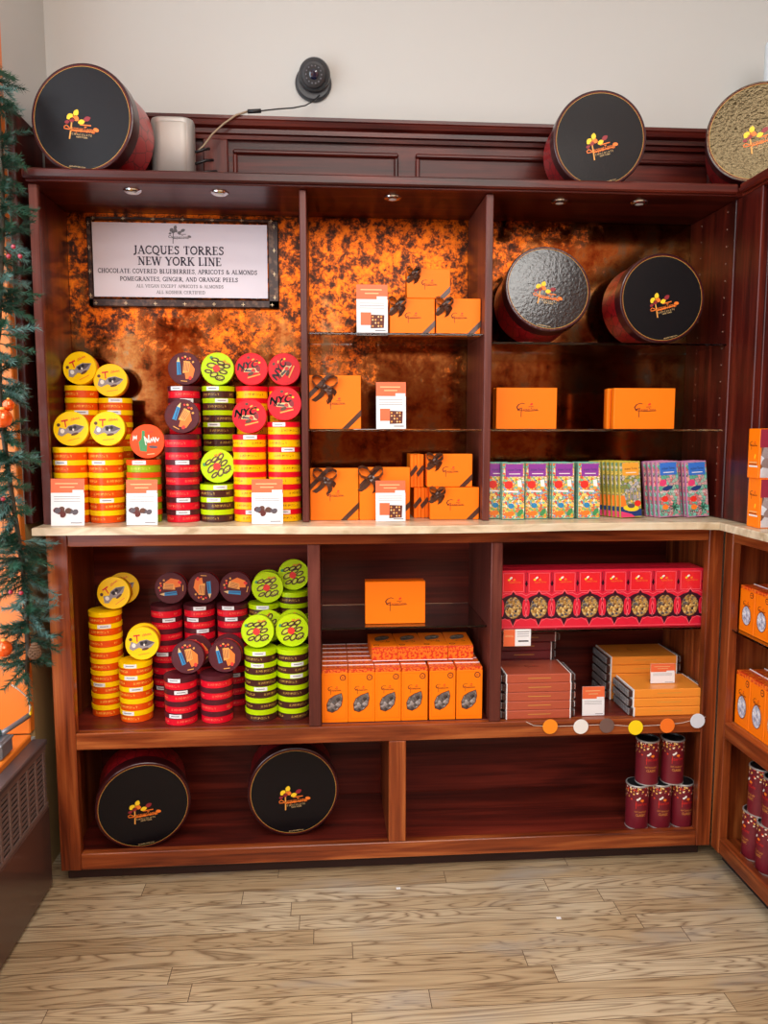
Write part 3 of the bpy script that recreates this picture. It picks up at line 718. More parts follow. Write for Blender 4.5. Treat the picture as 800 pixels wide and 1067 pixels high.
lows = [
 ('Y', 112, .165, 9, (1, 6), 'tall yellow stack, lower left bay', [(122, .205, 12, 10, 30, 'yellow tin on edge tucked behind another atop the tall lower yellow stack'), (112, .150, 0, 6, 35, 'yellow tin on edge in front atop the tall lower yellow stack')]),
 ('Y', 141.5, .115, 5, (0, 1, 2, 4), 'short yellow stack, lower left bay', [(142, .140, 4, 8, 12, 'yellow tin mostly hidden behind the one atop the short lower yellow stack'), (140.5, .100, 0, 6, 8, 'yellow tin on edge in front atop the short lower yellow stack')]),
 ('M', 175.5, .225, 9, (1, 4, 7), 'left rear maroon stack, lower bay', [(173, .21, 0, 5, 80, 'maroon tin on edge atop the leftmost rear maroon stack, lower bay')]),
 ('M', 209.5, .225, 9, (0, 1, 2), 'middle rear maroon stack, lower bay', [(208, .21, 0, 5, 170, 'maroon tin on edge atop the middle rear maroon stack, lower bay')]),
 ('M', 243.5, .225, 9, (0, 1, 4, 6), 'right rear maroon stack, lower bay', [(242, .21, 0, 5, 70, 'maroon tin on edge atop the rightmost rear maroon stack, lower bay')]),
 ('M', 188, .082, 4, (0, 1, 3), 'left short front maroon stack, lower bay', [(198, .125, 8, 8, 40, 'maroon tin tucked behind the left front maroon face, lower bay'), (189, .07, -4, 7, 5, 'maroon tin on edge atop the left front maroon stack, lower bay')]),
 ('M', 225.5, .090, 4, (), 'right short front maroon stack, lower bay', [(233, .13, 8, 8, 40, 'maroon tin tucked behind the right front maroon face, lower bay'), (229, .075, -4, 7, 0, 'maroon tin on edge atop the right front maroon stack, lower bay')]),
 ('L', 276, .225, 9, (0, ), 'left rear lime stack in the lower bay', [(277, .235, 4, 5, 20, 'lime tin hidden behind the left rear lime face, lower bay'), (276, .200, 0, 5, 5, 'lime tin on edge atop the left rear lime stack, lower bay')]),
 ('L', 308.5, .235, 10, (2,), 'tallest rear lime stack, lower bay', [(305, .22, 0, 4, 10, 'lime tin on edge highest in the lower bay, beside the divider')]),
 ('L', 272, .095, 6, (0, 1, 3), 'left front lime stack, lower bay', [(276, .135, 10, 8, 30, 'lime tin tucked behind the left front lime face, lower bay'), (264.5, .08, -6, 7, 5, 'lime tin on edge atop the left front lime stack, lower bay')]),
 ('L', 309, .100, 6, (1, 2), 'right front lime stack, lower bay', [(308, .14, 4, 6, 30, 'lime tin hidden behind the right front lime face, lower bay'), (306.5, .085, 0, 6, 8, 'lime tin on edge atop the front lime stack beside the divider')]),
]
for k, px, y, n, stk, where, ds in lows:
    x = min(X(px, 700, y), -.054-TR-.001)
    top = stack(k, x, y, SB, n, where, GL, stk)
    for (dx, dy, yaw, lean, roll, lab) in ds:
        disc(k, dx, dy, top, yaw, lean, roll, lab, GLD)

# ------------------------------------------------------------------ orange gift boxes
def rect(px0, py0, px1, py1, Y, base=None):
    a = at(px0, (py0+py1)/2, Y); c = at(px1, (py0+py1)/2, Y); mx = (px0+px1)/2
    z1 = at(mx, py0, Y).z; z0 = at(mx, py1, Y).z if base is None else base
    return a.x, c.x, z0, z1
def gift_box(px0, py0, px1, py1, Y, base, depth, label, group, logo=True, ribbon=True, bow=True, lr=.5, w=None):
    x0, x1, z0, z1 = rect(px0, py0, px1, py1, Y, base); z0 += .0004
    if x0 < 0 and x1 < .3: x1 = max(x1, x1-x0-.0462) if x0 < -.0462 and False else x1; x0 = max(x0, -.0462)
    x1 = min(x1, .4222) if x0 < .42 else x1
    if x0 > .42: x0 = max(x0, .4455)
    cx = (x0+x1)/2; W = (x1-x0)/2; Hh = (z1-z0)/2; zc = (z0+z1)/2
    t = thing('gift_box', label, 'box', (cx, Y+depth/2, z0), group)
    obj('tray', wbox((x0+.001, Y+.018, z0+.001), (x1-.001, Y+depth, z1-.001), orangeDk, .0008), t)
    obj('lid', wbox((x0, Y, z0), (x1, Y+.0178, z1), orangeBox, .0012), t)
    M = T(cx, Y-.0004, zc) @ FRONT
    if logo:
        b = MB(); s = W*1.05; emblem_small(b, s, M, (.05, 0)); obj('logo', b, t)
    if ribbon:
        b = MB(); rw = .0062; e = .0008
        def quad(pts):
            q = MB(); n = len(pts)
            q.add([(x, Y-.0008, z) for x, z in pts]+[(x, Y-.0001, z) for x, z in pts], [tuple(range(n)), tuple(range(2*n-1, n-1, -1))]+[(i, n+i, n+(i+1) % n, (i+1) % n) for i in range(n)], ribbonM)
            obj('ribbon', q, t)
        k = min(W, Hh); h = .0085; d = .62*k; u = .78*k
        quad([(x1-d-h, z0+.0005), (x1-d+h, z0+.0005), (x1-.0003, z0+d-h), (x1-.0003, z0+d+h)])
        quad([(x0+.0003, z1-u-h), (x0+u-h*.2+h, z1-.0005), (x0+u-h, z1-.0005), (x0+.0003, z1-u+h)][::1])
        # over the edges
        b.box((x1+.0001, Y, z0+.62*k-.008), (x1+.0008, Y+depth, z0+.62*k+.008), ribbonM); obj('ribbon', b, t); b = MB(); b.box((x0+u-.008, Y, z1+.0001), (x0+u+.008, Y+depth, z1+.0009), ribbonM)
        obj('ribbon', b, t)
        if bow:
            bx, bz = x0+(.60 if x0 < 0 else .42)*k, z1-(.36 if x0 > 0 else .42)*k; kk = k/.052
            b = MB(); r = random.Random(len(label))
            for sgn, ang in ((-1, 2.5), (1, .55)):
                L = .030*kk; pts = []
                for i in range(9):
                    a = i/8*2*PI; rr = L*(.5-.5*math.cos(a)); off = math.sin(a)*.010*kk
                    pts.append((bx+math.cos(ang)*rr-math.sin(ang)*off, Y-.004-.006*math.sin(a/2), bz+math.sin(ang)*rr+math.cos(ang)*off))
                b.strap(pts, (0, .006, .003), .0012, ribbonM)
            for ang, L in ((-1.15, .036), (-2.1, .034), (-.55, .03)):
                L *= kk; pts = [(bx+math.cos(ang+.25*math.sin(i))*L*i/4, Y-.005-.004*math.sin(i*1.2), bz+math.sin(ang)*L*i/4) for i in range(5)]
                wv = Vector((-math.sin(ang), .3, math.cos(ang)))*.0062; b.strap(pts, wv, .001, ribbonM)
            b.lathe([(.0005, -.006), (.0055, -.004), (.0065, 0), (.0055, .004), (.0005, .006)], ribbonM, 10, T(bx, Y-.008, bz) @ RY(.6))
            obj('bow', b, t)
    return t
def emblem_small(b, s, M, off=(0, 0), z=0):
    ox, oy = off
    def q(p): return [(x*s+ox*s, y*s+oy*s) for x, y in p]
    b.line(q([(-.30, .12), (-.36, .04), (-.32, -.04), (-.24, .0)]), .035*s, z, brownInk, M); b.line(q([(-.30, .12), (-.2, .16), (-.12, .14)]), .02*s, z, brownInk, M)
    b.line(q([(-.2, .02), (-.22, -.12), (-.22, -.26)]), .022*s, z, brownInk, M)
    b.line(q([(-.33, -.06), (.0, -.08), (.32, -.06)]), .018*s, z, brownInk, M)
    b.text('acquesTorres', (.06+ox)*s, (-.035+oy)*s, z, .14*s, brownInk, M, .35, width=.46*s)
    b.ell((.1+ox)*s, (.13+oy)*s, .05*s, .03*s, z, pred, .5, 10, M); b.line(q([(0, .05), (.16, .055)]), .016*s, z, brownInk, M)
GB = 'orange gift boxes with brown bows'
gift_box(406, 311, 453, 347, .07, ZS1, .07, 'ribboned orange box lower left of the trio on the top glass shelf', GB)
gift_box(454.5, 311, 503, 347, .07, ZS1, .07, 'ribboned orange box lower right of the trio on the top glass shelf', GB)
gift_box(424, 280, 469, 312, .075, at(450, 311, .07).z+.0006, .06, 'ribboned orange box resting on top of the two in the trio', GB)
gift_box(322, 391, 376, 447, .06, ZS2, .05, 'large ribboned orange box alone at the left of the middle glass shelf', GB)
gift_box(322, 488, 373.5, 544, .06, CT, .05, 'large ribboned orange box on the counter beside the left divider', GB)
gift_box(374.5, 487, 427, 544, .06, CT, .05, 'large ribboned orange box on the counter behind the chocolate picture card', GB)
gift_box(448, 508, 499, 544, .055, CT, .07, 'ribboned orange box at bottom right of the counter group', GB)
zz = at(470, 508, .055).z+.0006
gift_box(445, 473, 492, 507, .065, zz, .06, 'ribboned orange box stacked on another beside the right divider', GB)
def spine_box(x0, x1, Y, depth, z0, z1, label, group=GB):
    t = thing('gift_box', label, 'box', ((x0+x1)/2, Y+depth/2, z0), group); m = (x0+x1)/2
    obj('tray', wbox((m+.0006, Y+.0008, z0+.0005), (x1, Y+depth, z1-.0005), orangeBox, .0008), t)
    obj('lid', wbox((x0, Y, z0), (m, Y+depth, z1), orangeBox, .0008), t)
    b = MB(); d = (x1-x0); zc = (z0+z1)/2
    b.strap([(x0, Y-.0006, zc-.012), (x1, Y-.0006, zc+.012)], Vector((-.5, 0, 1)).normalized()*.006, .0006, ribbonM); obj('ribbon', b, t)
    return t
a = at(427.5, 500, .11); c = at(442, 500, .11)
zlo = at(440, 508, .11).z
spine_box(a.x+.010, a.x+.030, .105, .11, CT+.0003, zlo, 'orange box seen spine-on at the bottom, left of two spines')
spine_box(a.x+.0305, a.x+.0505, .105, .11, CT+.0003, zlo, 'orange box seen spine-on at the bottom, right of two spines')
spine_box(a.x, a.x+.0185, .11, .1, zlo+.0006, zlo+.094, 'orange box seen spine-on, upper left of the two raised spines')
spine_box(a.x+.019, a.x+.0375, .11, .1, zlo+.0006, zlo+.094, 'orange box seen spine-on, upper right of the two raised spines')
GP = 'plain orange boxes with brown script'
gift_box(517, 404, 580, 447, .07, ZS2, .032, 'plain orange box standing at left on the lower right-hand glass shelf', GP, ribbon=False)
gift_box(514.5, 404.5, 578, 447, .104, ZS2, .03, 'plain orange box peeping from behind the left shelf box', GP, logo=False, ribbon=False)
gift_box(639.5, 404.5, 703, 447, .07, ZS2, .032, 'plain orange box standing at right on the lower right-hand glass shelf', GP, ribbon=False)
gift_box(632.5, 405, 698, 447, .104, ZS2, .03, 'plain orange box peeping from behind the right shelf box', GP, logo=False, ribbon=False)
gift_box(380.5, 606, 443, 650.5, .085, ZG1, .05, 'plain orange box alone on the small glass shelf below the counter', GP, ribbon=False)

# ------------------------------------------------------------------ picture cards
def choc_pic(b, cx, cy, s, kind, M, z):
    r = random.Random(kind*7+3)
    if kind == 0:
        for i in range(9): b.ell(cx+r.uniform(-1, 1)*s, cy+r.uniform(-.2, .3)*s, .3*s, .25*s, z+.0001*i, (pbrown, mat_dkgrey, brownInk)[i % 3], r.random(), 10, M)
    else:
        b.poly([(cx-1.1*s, cy-.5*s), (cx-.1*s, cy-.5*s), (cx-.1*s, cy+.7*s), (cx-1.1*s, cy+.7*s)], z, coral, M)
        b.poly([(cx-.15*s, cy-.8*s), (cx+1.1*s, cy-.75*s), (cx+1.15*s, cy+.45*s), (cx-.1*s, cy+.5*s)], z+.0002, brownInk, M)
        for i in range(4):
            for j in range(4): b.ell(cx+(.05+i*.27)*s, cy+(-.58+j*.29)*s, .09*s, .09*s, z+.0004, (ptan, pbrown, pbeige)[(i+j) % 3], 0, 8, M)
def card(px0, py0, px1, py1, Y, base, kind, label, group='price cards standing among the boxes', lean=6, top=.30, horizontal=False):
    x0, x1, z0, z1 = rect(px0, py0, px1, py1, Y, base); w = x1-x0; h = z1-z0
    t = thing('picture_card', label, 'card', ((x0+x1)/2, Y, z0+.0005), group); t.rotation_euler = (R_(-lean), 0, 0)
    b = wbox((-w/2, 0, 0), (w/2, .0016, h), white, .0003)
    obj('sheet', b, t, world=False)
    M = T(0, -.0003, 0) @ FRONT; b = MB()
    if horizontal:
        b.poly([(-w/2, 0), (-w/2+w*.42, 0), (-w/2+w*.42, h), (-w/2, h)], 0, coral, M)
        b.text('ASSORTED', -w*.29, h*.6, .0002, h*.15, pbeige, M, width=w*.3)
        for i in range(3): b.line([(w*.0, h*(.85-.13*i)), (w*.42, h*(.85-.13*i))], h*.03, 0, greyink, M)
        b.line([(w*.05, h*.3), (w*.4, h*.3)], h*.08, .0001, blackink, M)
    else:
        b.poly([(-w/2, h*(1-top)), (w/2, h*(1-top)), (w/2, h), (-w/2, h)], 0, coral, M)
        b.line([(-w*.36, h*(1-top*.35)), (w*.3, h*(1-top*.35))], h*.02, .0002, pbeige, M); b.line([(-w*.22, h*(1-top*.6)), (w*.2, h*(1-top*.6))], h*.02, .0002, pbeige, M)
        b.poly([(w*.15, h*(1-top)), (w*.48, h*(1-top)), (w*.48, h*(1.06-top)), (w*.15, h*(1.06-top))], .0002, white, M)
        for i in range(3): b.line([(-w*.4, h*(.92-top-i*.05)), (w*.38, h*(.92-top-i*.05))], h*.010, 0, greyink, M)
        if kind is not None: choc_pic(b, 0, h*.28, w*.34, kind, M, .0002)
        b.line([(w*.1, h*.06), (w*.42, h*.06)], h*.02, 0, greyink, M)
    obj('print', b, t, world=False)
    return t
YC = -.012
card(52, 499, 87, 547, YC, CT, 0, 'card picturing dark cherries leaning on the leftmost yellow tins')
card(131, 500, 163.5, 547, YC, CT, 0, 'card picturing brown clusters standing before the green tin stack')
card(262, 499.5, 294.5, 547, YC, CT, 0, 'card picturing a chocolate cluster before the red-lidded tin stacks')
card(371.5, 296, 404, 347, .06, ZS1, 1, 'card picturing an open chocolate box on the top glass shelf', lean=4)
card(392, 398, 423, 447, .06, ZS2, 1, 'card picturing a chocolate box alone on the middle glass shelf', lean=4)
card(391.5, 501, 422.5, 546, .022, CT, 1, 'card picturing an open chocolate box on the counter before orange boxes', lean=4)

# ------------------------------------------------------------------ chocolate bars
def art_mat(name, cols, sc=60):
    m = mat(name, cols[0], .35, coat=.3); N, L, p = nodes(m)
    v = N.new('ShaderNodeTexVoronoi'); v.inputs['Scale'].default_value = sc; L.new(coord(N), v.inputs['Vector'])
    s = N.new('ShaderNodeSeparateColor'); L.new(v.outputs['Color'], s.inputs[0])
    r = ramp(N, [(i/len(cols), c) for i, c in enumerate(cols)]); r.color_ramp.interpolation = 'CONSTANT'; L.new(s.outputs[0], r.inputs[0])
    v2 = N.new('ShaderNodeTexVoronoi'); v2.feature = 'DISTANCE_TO_EDGE'; v2.inputs['Scale'].default_value = sc; L.new(coord(N), v2.inputs['Vector'])
    L.new(mixc(N, L, mth(N, L, 'LESS_THAN', v2.outputs[0], .035), r.outputs[0], srgb(70, 60, 80)), p.inputs['Base Color']); return m
c_ = lambda *a: [srgb(*x) for x in a]
artP = art_mat('bar_art_collage', c_((240, 170, 50), (235, 120, 60), (120, 190, 160), (250, 210, 80), (230, 90, 60), (150, 190, 90), (245, 225, 190), (140, 170, 200), (250, 190, 120), (255, 220, 110)), 170)
artY = art_mat('bar_art_city', c_((170, 160, 60), (200, 190, 170), (120, 160, 120), (220, 190, 90), (170, 170, 180), (130, 140, 70)), 130)
artB = art_mat('bar_art_liberty', c_((90, 170, 140), (190, 150, 150), (120, 190, 170), (200, 110, 110), (150, 180, 160), (230, 160, 150)), 120)
purple = mat('purple_band', srgb(136, 50, 150), .4); bluep = mat('blue_band', srgb(50, 110, 200), .4); amberp = mat('amber_band', srgb(240, 160, 50), .4)
teal = mat('teal_edge', srgb(110, 170, 150), .4); pinkE = mat('pink_edge', srgb(190, 120, 160), .4); limeE = mat('lime_orange_edge', srgb(190, 170, 60), .4)
BW, BH, BD = .063, .158, .011
def bar_proto(kind):
    t = thing('chocolate_bar', 'x', 'chocolate bar')
    art, edge, band = {'P': (artP, teal, purple), 'Y': (artY, limeE, amberp), 'B': (artB, pinkE, bluep)}[kind]
    b = MB(); b.box((-BW/2, 0, 0), (BW/2, BD, BH), edge, .001)
    obj('wrapper', b, t, world=False)
    M = T(0, -.0003, 0) @ FRONT
    b = MB(); b.poly([(-BW/2+.001, .003), (BW/2-.001, .003), (BW/2-.001, BH-.003), (-BW/2+.001, BH-.003)], 0, art, M)
    s = BW
    if kind == 'P':
        b.ell(-.22*s, 1.52*s, .19*s, .18*s, .0003, pred, 0, 14, M); b.poly([(.2*s, 1.45*s), (.38*s, 1.42*s), (.34*s, 1.75*s), (.16*s, 1.72*s)], .0003, white, M)
        b.ell(-.1*s, .6*s, .14*s, .12*s, .0003, pblue, 0, 12, M); b.ell(.3*s, .3*s, .1*s, .2*s, .0003, pgreen, -.6, 12, M); b.line([(-.4*s, 1.25*s), (.2*s, 1.22*s)], .07*s, .0003, white, M)
        b.ell(-.15*s, .25*s, .2*s, .12*s, .0003, porange, .2, 12, M)
    elif kind == 'Y':
        for i in range(5): b.poly([((-.2+i*.14)*s, .8*s), ((-.1+i*.14)*s, .8*s), ((-.15+i*.14)*s, (1.35+.1*(i % 3))*s)], .0003, pgrey, M)
        b.poly([(-.5*s, .05*s), (.5*s, .05*s), (.5*s, .35*s), (-.5*s, .5*s)], .0002, mat_navy, M); b.ell(-.0*s, .42*s, .38*s, .14*s, .0004, pyellow, -.1, 16, M); b.ell(.0*s, .52*s, .18*s, .1*s, .0005, mat_dkgrey, -.1, 12, M)
        b.ell(.32*s, .62*s, .16*s, .14*s, .0004, pred, 0, 12, M); b.poly([(-.49*s, .02*s), (.2*s, .02*s), (.0*s, .16*s), (-.49*s, .3*s)], .0004, mat_pink, M); b.poly([(-.49*s, .5*s), (-.2*s, .5*s), (-.3*s, 1*s), (-.49*s, 1*s)], .0003, porange, M)
    else:
        b.ell(-.25*s, 1.55*s, .18*s, .15*s, .0003, mat_pink, .4, 14, M); b.ell(-.05*s, 1.3*s, .25*s, .1*s, .0003, mat_navy, .2, 14, M)
        b.text('NEW YORK', 0, 1.12*s, .0004, .16*s, white, M, width=.8*s)
        b.ell(-.2*s, .82*s, .16*s, .14*s, .0003, pred, 0, 12, M); b.ell(-.2*s, .45*s, .15*s, .12*s, .0003, porange, 0, 12, M); b.text('NYC', -.2*s, .25*s, .0004, .2*s, blackink, M)
        for a in range(7): b.line([(.22*s, .42*s), (.22*s+.2*s*math.cos(a*.9), .42*s+.2*s*math.sin(a*.9))], .05*s, .0004, mat_dkgreen, M)
    obj('cover_art', b, t, world=False)
    b = MB(); b.box((-.36*s, -.0012, BH-.62*s), (.42*s, -.0004, BH-.004), band, .0002)
    M2 = T(0, -.0015, 0) @ FRONT
    b.text('acques Torres', .03*s, BH-.32*s, 0, .15*s, blackink if kind != 'P' else mat_navy, M2, .3, width=.6*s); b.line([(-.2*s, BH-.5*s), (.28*s, BH-.5*s)], .035*s, 0, pwhite, M2)
    obj('title_band', b, t, world=False)
    return Proto(t)
mat_pink = mat('pink_print', srgb(220, 60, 110), .4); mat_dkgreen = mat('dark_green_print', srgb(20, 80, 60), .5)
bp = {k: bar_proto(k) for k in 'PYB'}
GBar = 'wrapped chocolate bars standing on the counter'
cols = ['leftmost', 'second', 'third', 'fourth', 'fifth']
for i, px in enumerate((511.5, 534, 559, 587, 614)):
    for j in range((3, 2, 4, 4, 4)[i]):
        x = X(px, 510, .05)+(-.0035 if i == 3 else -.001)*j; x = max(x, .4450+BW/2)
        if i < 2 and j < 4: x += 0
        lab = f"purple-banded chocolate bar, {'front' if j == 0 else ORD[j]} of the {cols[i]} purple pile"
        if j: lab = f"purple-banded chocolate bar, {ORD[j]} from the front of the {cols[i]} purple pile"
        yo = .05+(.0045 if i == 1 else .0)  # neighbours overlap slightly in the photo
        bp['P'].place(T(x, (.064, .036, .048, .048, .048)[i]+j*.0125, CT+.0009) @ RX(R_(-3)), lab, GBar)
for j in range(8):
    x = X(659, 510, .05)-j*.0078
    lab = 'amber-banded chocolate bar with yellow taxi picture, front of the fanned row' if j == 0 else f"amber-banded chocolate bar, {ORD[j]} from the front of the fanned row"
    bp['Y'].place(T(x, .052+j*.0125, CT+.0025) @ RZ(R_(6)) @ RX(R_(-4)) @ RY(R_(-2)), lab, GBar)
for g, px, n in ((0, 698, 4), (1, 727, 4)):
    for j in range(n):
        x = X(px, 510, .06)-j*(.0075 if g == 0 else .004)
        nm = 'left' if g == 0 else 'right'
        lab = f"blue-banded chocolate bar, {'front' if j == 0 else ORD[j]+' from the front'} of the {nm} blue pile"
        bp['B'].place(T(x+(.002 if g else 0), .052+j*.0135, CT+.0032) @ RZ(R_(2)) @ RX(R_(-5)) @ RY(R_(-3.5)), lab, GBar)

# ------------------------------------------------------------------ orange cartons with leaf windows
def nut_mat(name, cols, sc=200):
    m = mat(name, cols[0], .35, coat=.5); N, L, p = nodes(m)
    v = N.new('ShaderNodeTexVoronoi'); v.inputs['Scale'].default_value = sc; L.new(coord(N), v.inputs['Vector'])
    r = ramp(N, [(i/(len(cols)-1)*.9, c) for i, c in enumerate(cols)]); s = N.new('ShaderNodeSeparateColor'); L.new(v.outputs['Color'], s.inputs[0]); L.new(s.outputs[0], r.inputs[0])
    L.new(r.outputs[0], p.inputs['Base Color'])
    bm = N.new('ShaderNodeBump'); bm.inputs['Strength'].default_value = .8; bm.inputs['Distance'].default_value = .003; bm.invert = True
    L.new(v.outputs['Distance'], bm.inputs['Height']); L.new(bm.outputs[0], p.inputs['Normal']); L.new(bm.outputs[0], p.inputs['Coat Normal']); return m
grayNut = nut_mat('window_dark_chocolates', c_((50, 44, 42), (110, 100, 96), (70, 62, 60), (160, 150, 146)), 130)
paleNut = nut_mat('window_pale_sweets', c_((130, 130, 150), (210, 215, 230), (170, 180, 205), (235, 238, 245)), 120)
goldNut = nut_mat('window_nut_mix', c_((60, 50, 46), (190, 140, 60), (120, 80, 40), (220, 180, 100), (80, 74, 74)), 170)
def dots_mat():
    m = mat('red_speckled_orange_card', srgb(240, 110, 20), .4); N, L, p = nodes(m)
    n = noise(N, L, coord(N), 170, 2); r = ramp(N, [(.48, srgb(242, 118, 26)), (.54, srgb(206, 44, 14))]); L.new(n, r.inputs[0]); L.new(r.outputs[0], p.inputs['Base Color']); return m
dotsM = dots_mat()
PW, PH, PD = .0735, .153, .042
def carton_proto(w, h, d, nut, win='leaf'):
    t = thing('window_carton', 'x', 'carton')
    b = MB(); b.box((-w/2, 0, 0), (w/2, d, h-.0105), orangePouch, .001); b.box((-w/2+.0004, .0004, h-.0105), (w/2-.0004, d-.0004, h-.001), dotsM, .001)
    b.box((-w/2+.0015, d-.004, h-.001), (w/2-.0015, d-.0025, h+.001), white)
    obj('carton_body', b, t, world=False)
    M = T(0, -.0004, 0) @ FRONT
    b = MB(); emblem_small(b, w*.72, M, (.0, 1.80 if h/w > 1.9 else 1.5)); b.ell(w*.3, h*.84, .0085*w/.0735, .0085*w/.0735, 0, brownInk, 0, 16, M); b.ell(w*.3, h*.84, .006*w/.0735, .006*w/.0735, .0002, orangePouch, 0, 12, M); b.line([(w*.26, h*.84), (w*.34, h*.84)], .002, .0003, brownInk, M)
    b.line([(-w*.42, h*.9), (w*.42, h*.9), (w*.42, h*.07), (-w*.42, h*.07), (-w*.42, h*.9)], .0005, 0, orangeDk, M)
    obj('print', b, t, world=False)
    b = MB()
    s = w/.0735
    if win == 'leaf':
        pts = [(-.021, -.022), (-.023, -.004), (-.016, .012), (-.002, .021), (.018, .028), (.021, .012), (.017, -.008), (.006, -.020), (-.008, -.027)]
    else:
        pts = [(.022*math.cos(a)*1.0, .027*math.sin(a)) for a in [i*PI/8 for i in range(16)]]
    pts = [(x*s, y*s+h*.37) for x, y in pts]
    b.poly(pts, .0003, nut, M)
    b.line(pts+[pts[0]], .0016, .0005, brownInk, M)
    obj('window', b, t, world=False)
    return Proto(t)
cp1 = carton_proto(PW, PH, PD, grayNut)
GC = 'orange window cartons on the lower middle shelf'
xs = [347, 373.5, 403, 432, 461, 489]
cn = ['first', 'second', 'third', 'fourth', 'fifth', 'sixth']
for i, px in enumerate(xs):
    x = X(px, 720, .03)
    x = max(x, -.0190+PW/2) if i == 0 else max(x, xprev+.0741)
    xprev = x
    n = 6
    for j in range(n):
        zs = SB+.0003
        lab = f"orange window carton standing {cn[i]} from the left in the front row" if j == 0 else f"orange window carton, {ORD[j]} back in the {cn[i]} upright column from the left"
        cp1.place(T(x+random.uniform(-.0001, .0001), .03+j*(PD+.001), zs) @ RZ(0 if i < 2 else 0), lab, GC)
xf0 = X(399, 675, .085)
# four lying flat on top
for i, px in enumerate((399, 426, 453.5, 480)):
    x = X(px, 675, .085)
    cp1.place(T(xf0+i*.0765, .085+PH, SB+PH+.0022) @ RZ(PI+R_((2, 1, -1, -2)[i])) @ RX(-PI/2) @ T(0, -PD, 0) @ T(0, 0, 0), f"orange window carton lying flat, {cn[i]} from the left of the four on top", 'orange cartons lying flat on the upright ones')

# right cabinet cartons (facing the room)
cp2 = carton_proto(.072, .127, .04, paleNut, 'oval')
GR = 'orange cartons in the right-hand cabinet'
for lev, zb, nrow in (('upper', .7004, 6), ('lower', SB+.0004, 6)):
    for j in range(nrow):
        for k in range(3):
            lab = f"orange oval-window carton, {ORD[j]} from the corner, {lev} shelf of right-hand cabinet" if k == 0 else f"orange carton {['','one','two'][k]} behind the front, {ORD[j] if j else 'first'} from corner, {lev} right-hand shelf"
            if j == 0 and k == 0: lab = f"orange carton with pale oval window nearest the corner, {lev} right-hand cabinet shelf"
            z = zb if lev == 'upper' else zb
            M = T(1.133+k*.043, -.083-j*.0735, z) @ RZ(-PI/2)
            if lev == 'lower': M = M @ Matrix.Diagonal((1, 1, 1.2, 1))
            cp2.place(M, lab, GR)

# ------------------------------------------------------------------ red window boxes
redM = mat('red_carton', srgb(222, 28, 56), .35, coat=.3); redL = mat('rose_line', srgb(244, 110, 120), .4); redD = mat('dark_plum_print', srgb(50, 10, 30), .4)
redP = mat('bright_red_panel', srgb(232, 34, 44), .3, coat=.4)
def red_proto():
    w, h, d = .0765, .168, .045; t = thing('red_window_box', 'x', 'box'); hw = w/2
    obj('carton_body', wbox((-hw, 0, 0), (hw, d, h), redM, .001), t, world=False)
    M = T(0, -.0004, 0) @ FRONT; b = MB()
    b.poly([(-hw+.001, h*.17), (hw-.001, h*.17), (hw-.001, h*.50), (hw*.55, h*.56), (0, h*.60), (-hw*.55, h*.56), (-hw+.001, h*.50)], 0, redD, M)
    b.poly([(-hw*.22, h*.56), (hw*.22, h*.56), (0, h*.64)], .0001, redD, M); b.poly([(-hw*.24, h*.18), (hw*.24, h*.18), (0, h*.05)], .0001, redD, M)
    for sx in (-1, 1):
        b.ell(sx*hw*.83, h*.36, hw*.16, h*.15, .0002, redM, 0, 10, M); b.line([(sx*hw*.98, h*.24), (sx*hw*.86, h*.36), (sx*hw*.98, h*.48)], .0014, .0003, redL, M)
        b.poly([(sx*hw*.99, h*.44), (sx*hw*.84, h*.50), (sx*hw*.99, h*.54)][::sx], .0003, redL, M); b.poly([(sx*hw*.99, h*.28), (sx*hw*.84, h*.22), (sx*hw*.99, h*.19)][::sx], .0003, redL, M)
        b.line([(sx*hw*.9, h*.62), (sx*hw*.9, h*.96)], .001, .0003, redD, M); b.poly([(sx*hw*.98, h*.72), (sx*hw*.84, h*.77), (sx*hw*.98, h*.83)][::sx], .0003, redD, M)
    b.line([(-hw*.95, h*.57), (-hw*.6, h*.61), (-hw*.2, h*.60), (0, h*.66), (hw*.2, h*.60), (hw*.6, h*.61), (hw*.95, h*.57)], .0014, .0003, redL, M)
    b.line([(-hw*.95, h*.15), (-hw*.6, h*.18), (-hw*.2, h*.13), (0, h*.04), (hw*.2, h*.13), (hw*.6, h*.18), (hw*.95, h*.15)], .0014, .0003, redL, M)
    b.line([(-hw*.95, h*.03), (hw*.95, h*.03)], .0012, .0003, redL, M)
    b.poly([(-hw*.76, h*.64), (hw*.76, h*.64), (hw*.76, h*.95), (-hw*.76, h*.95)], .0002, redP, M)
    b.line([(-hw*.76, h*.64), (hw*.76, h*.64), (hw*.76, h*.95), (-hw*.76, h*.95), (-hw*.76, h*.64)], .0012, .0004, redL, M)
    b.ell(-hw*.2, h*.87, .005, .003, .0004, pwhite, .6, 8, M); b.ell(-hw*.34, h*.84, .004, .003, .0004, pyellow, .1, 8, M); b.ell(hw*.05, h*.84, .004, .003, .0004, porange, .3, 8, M)
    b.text('acquesTorres', .003, h*.80, .0004, .008, porange, M, .35, width=.034)
    obj('print', b, t, world=False)
    b = MB(); b.ell(0, h*.365, hw*.64, h*.185, .0005, goldNut, 0, 20, M)
    obj('window', b, t, world=False, label='oval window showing nuts')
    return Proto(t)
rp = red_proto(); GRD = 'red window boxes in a row'
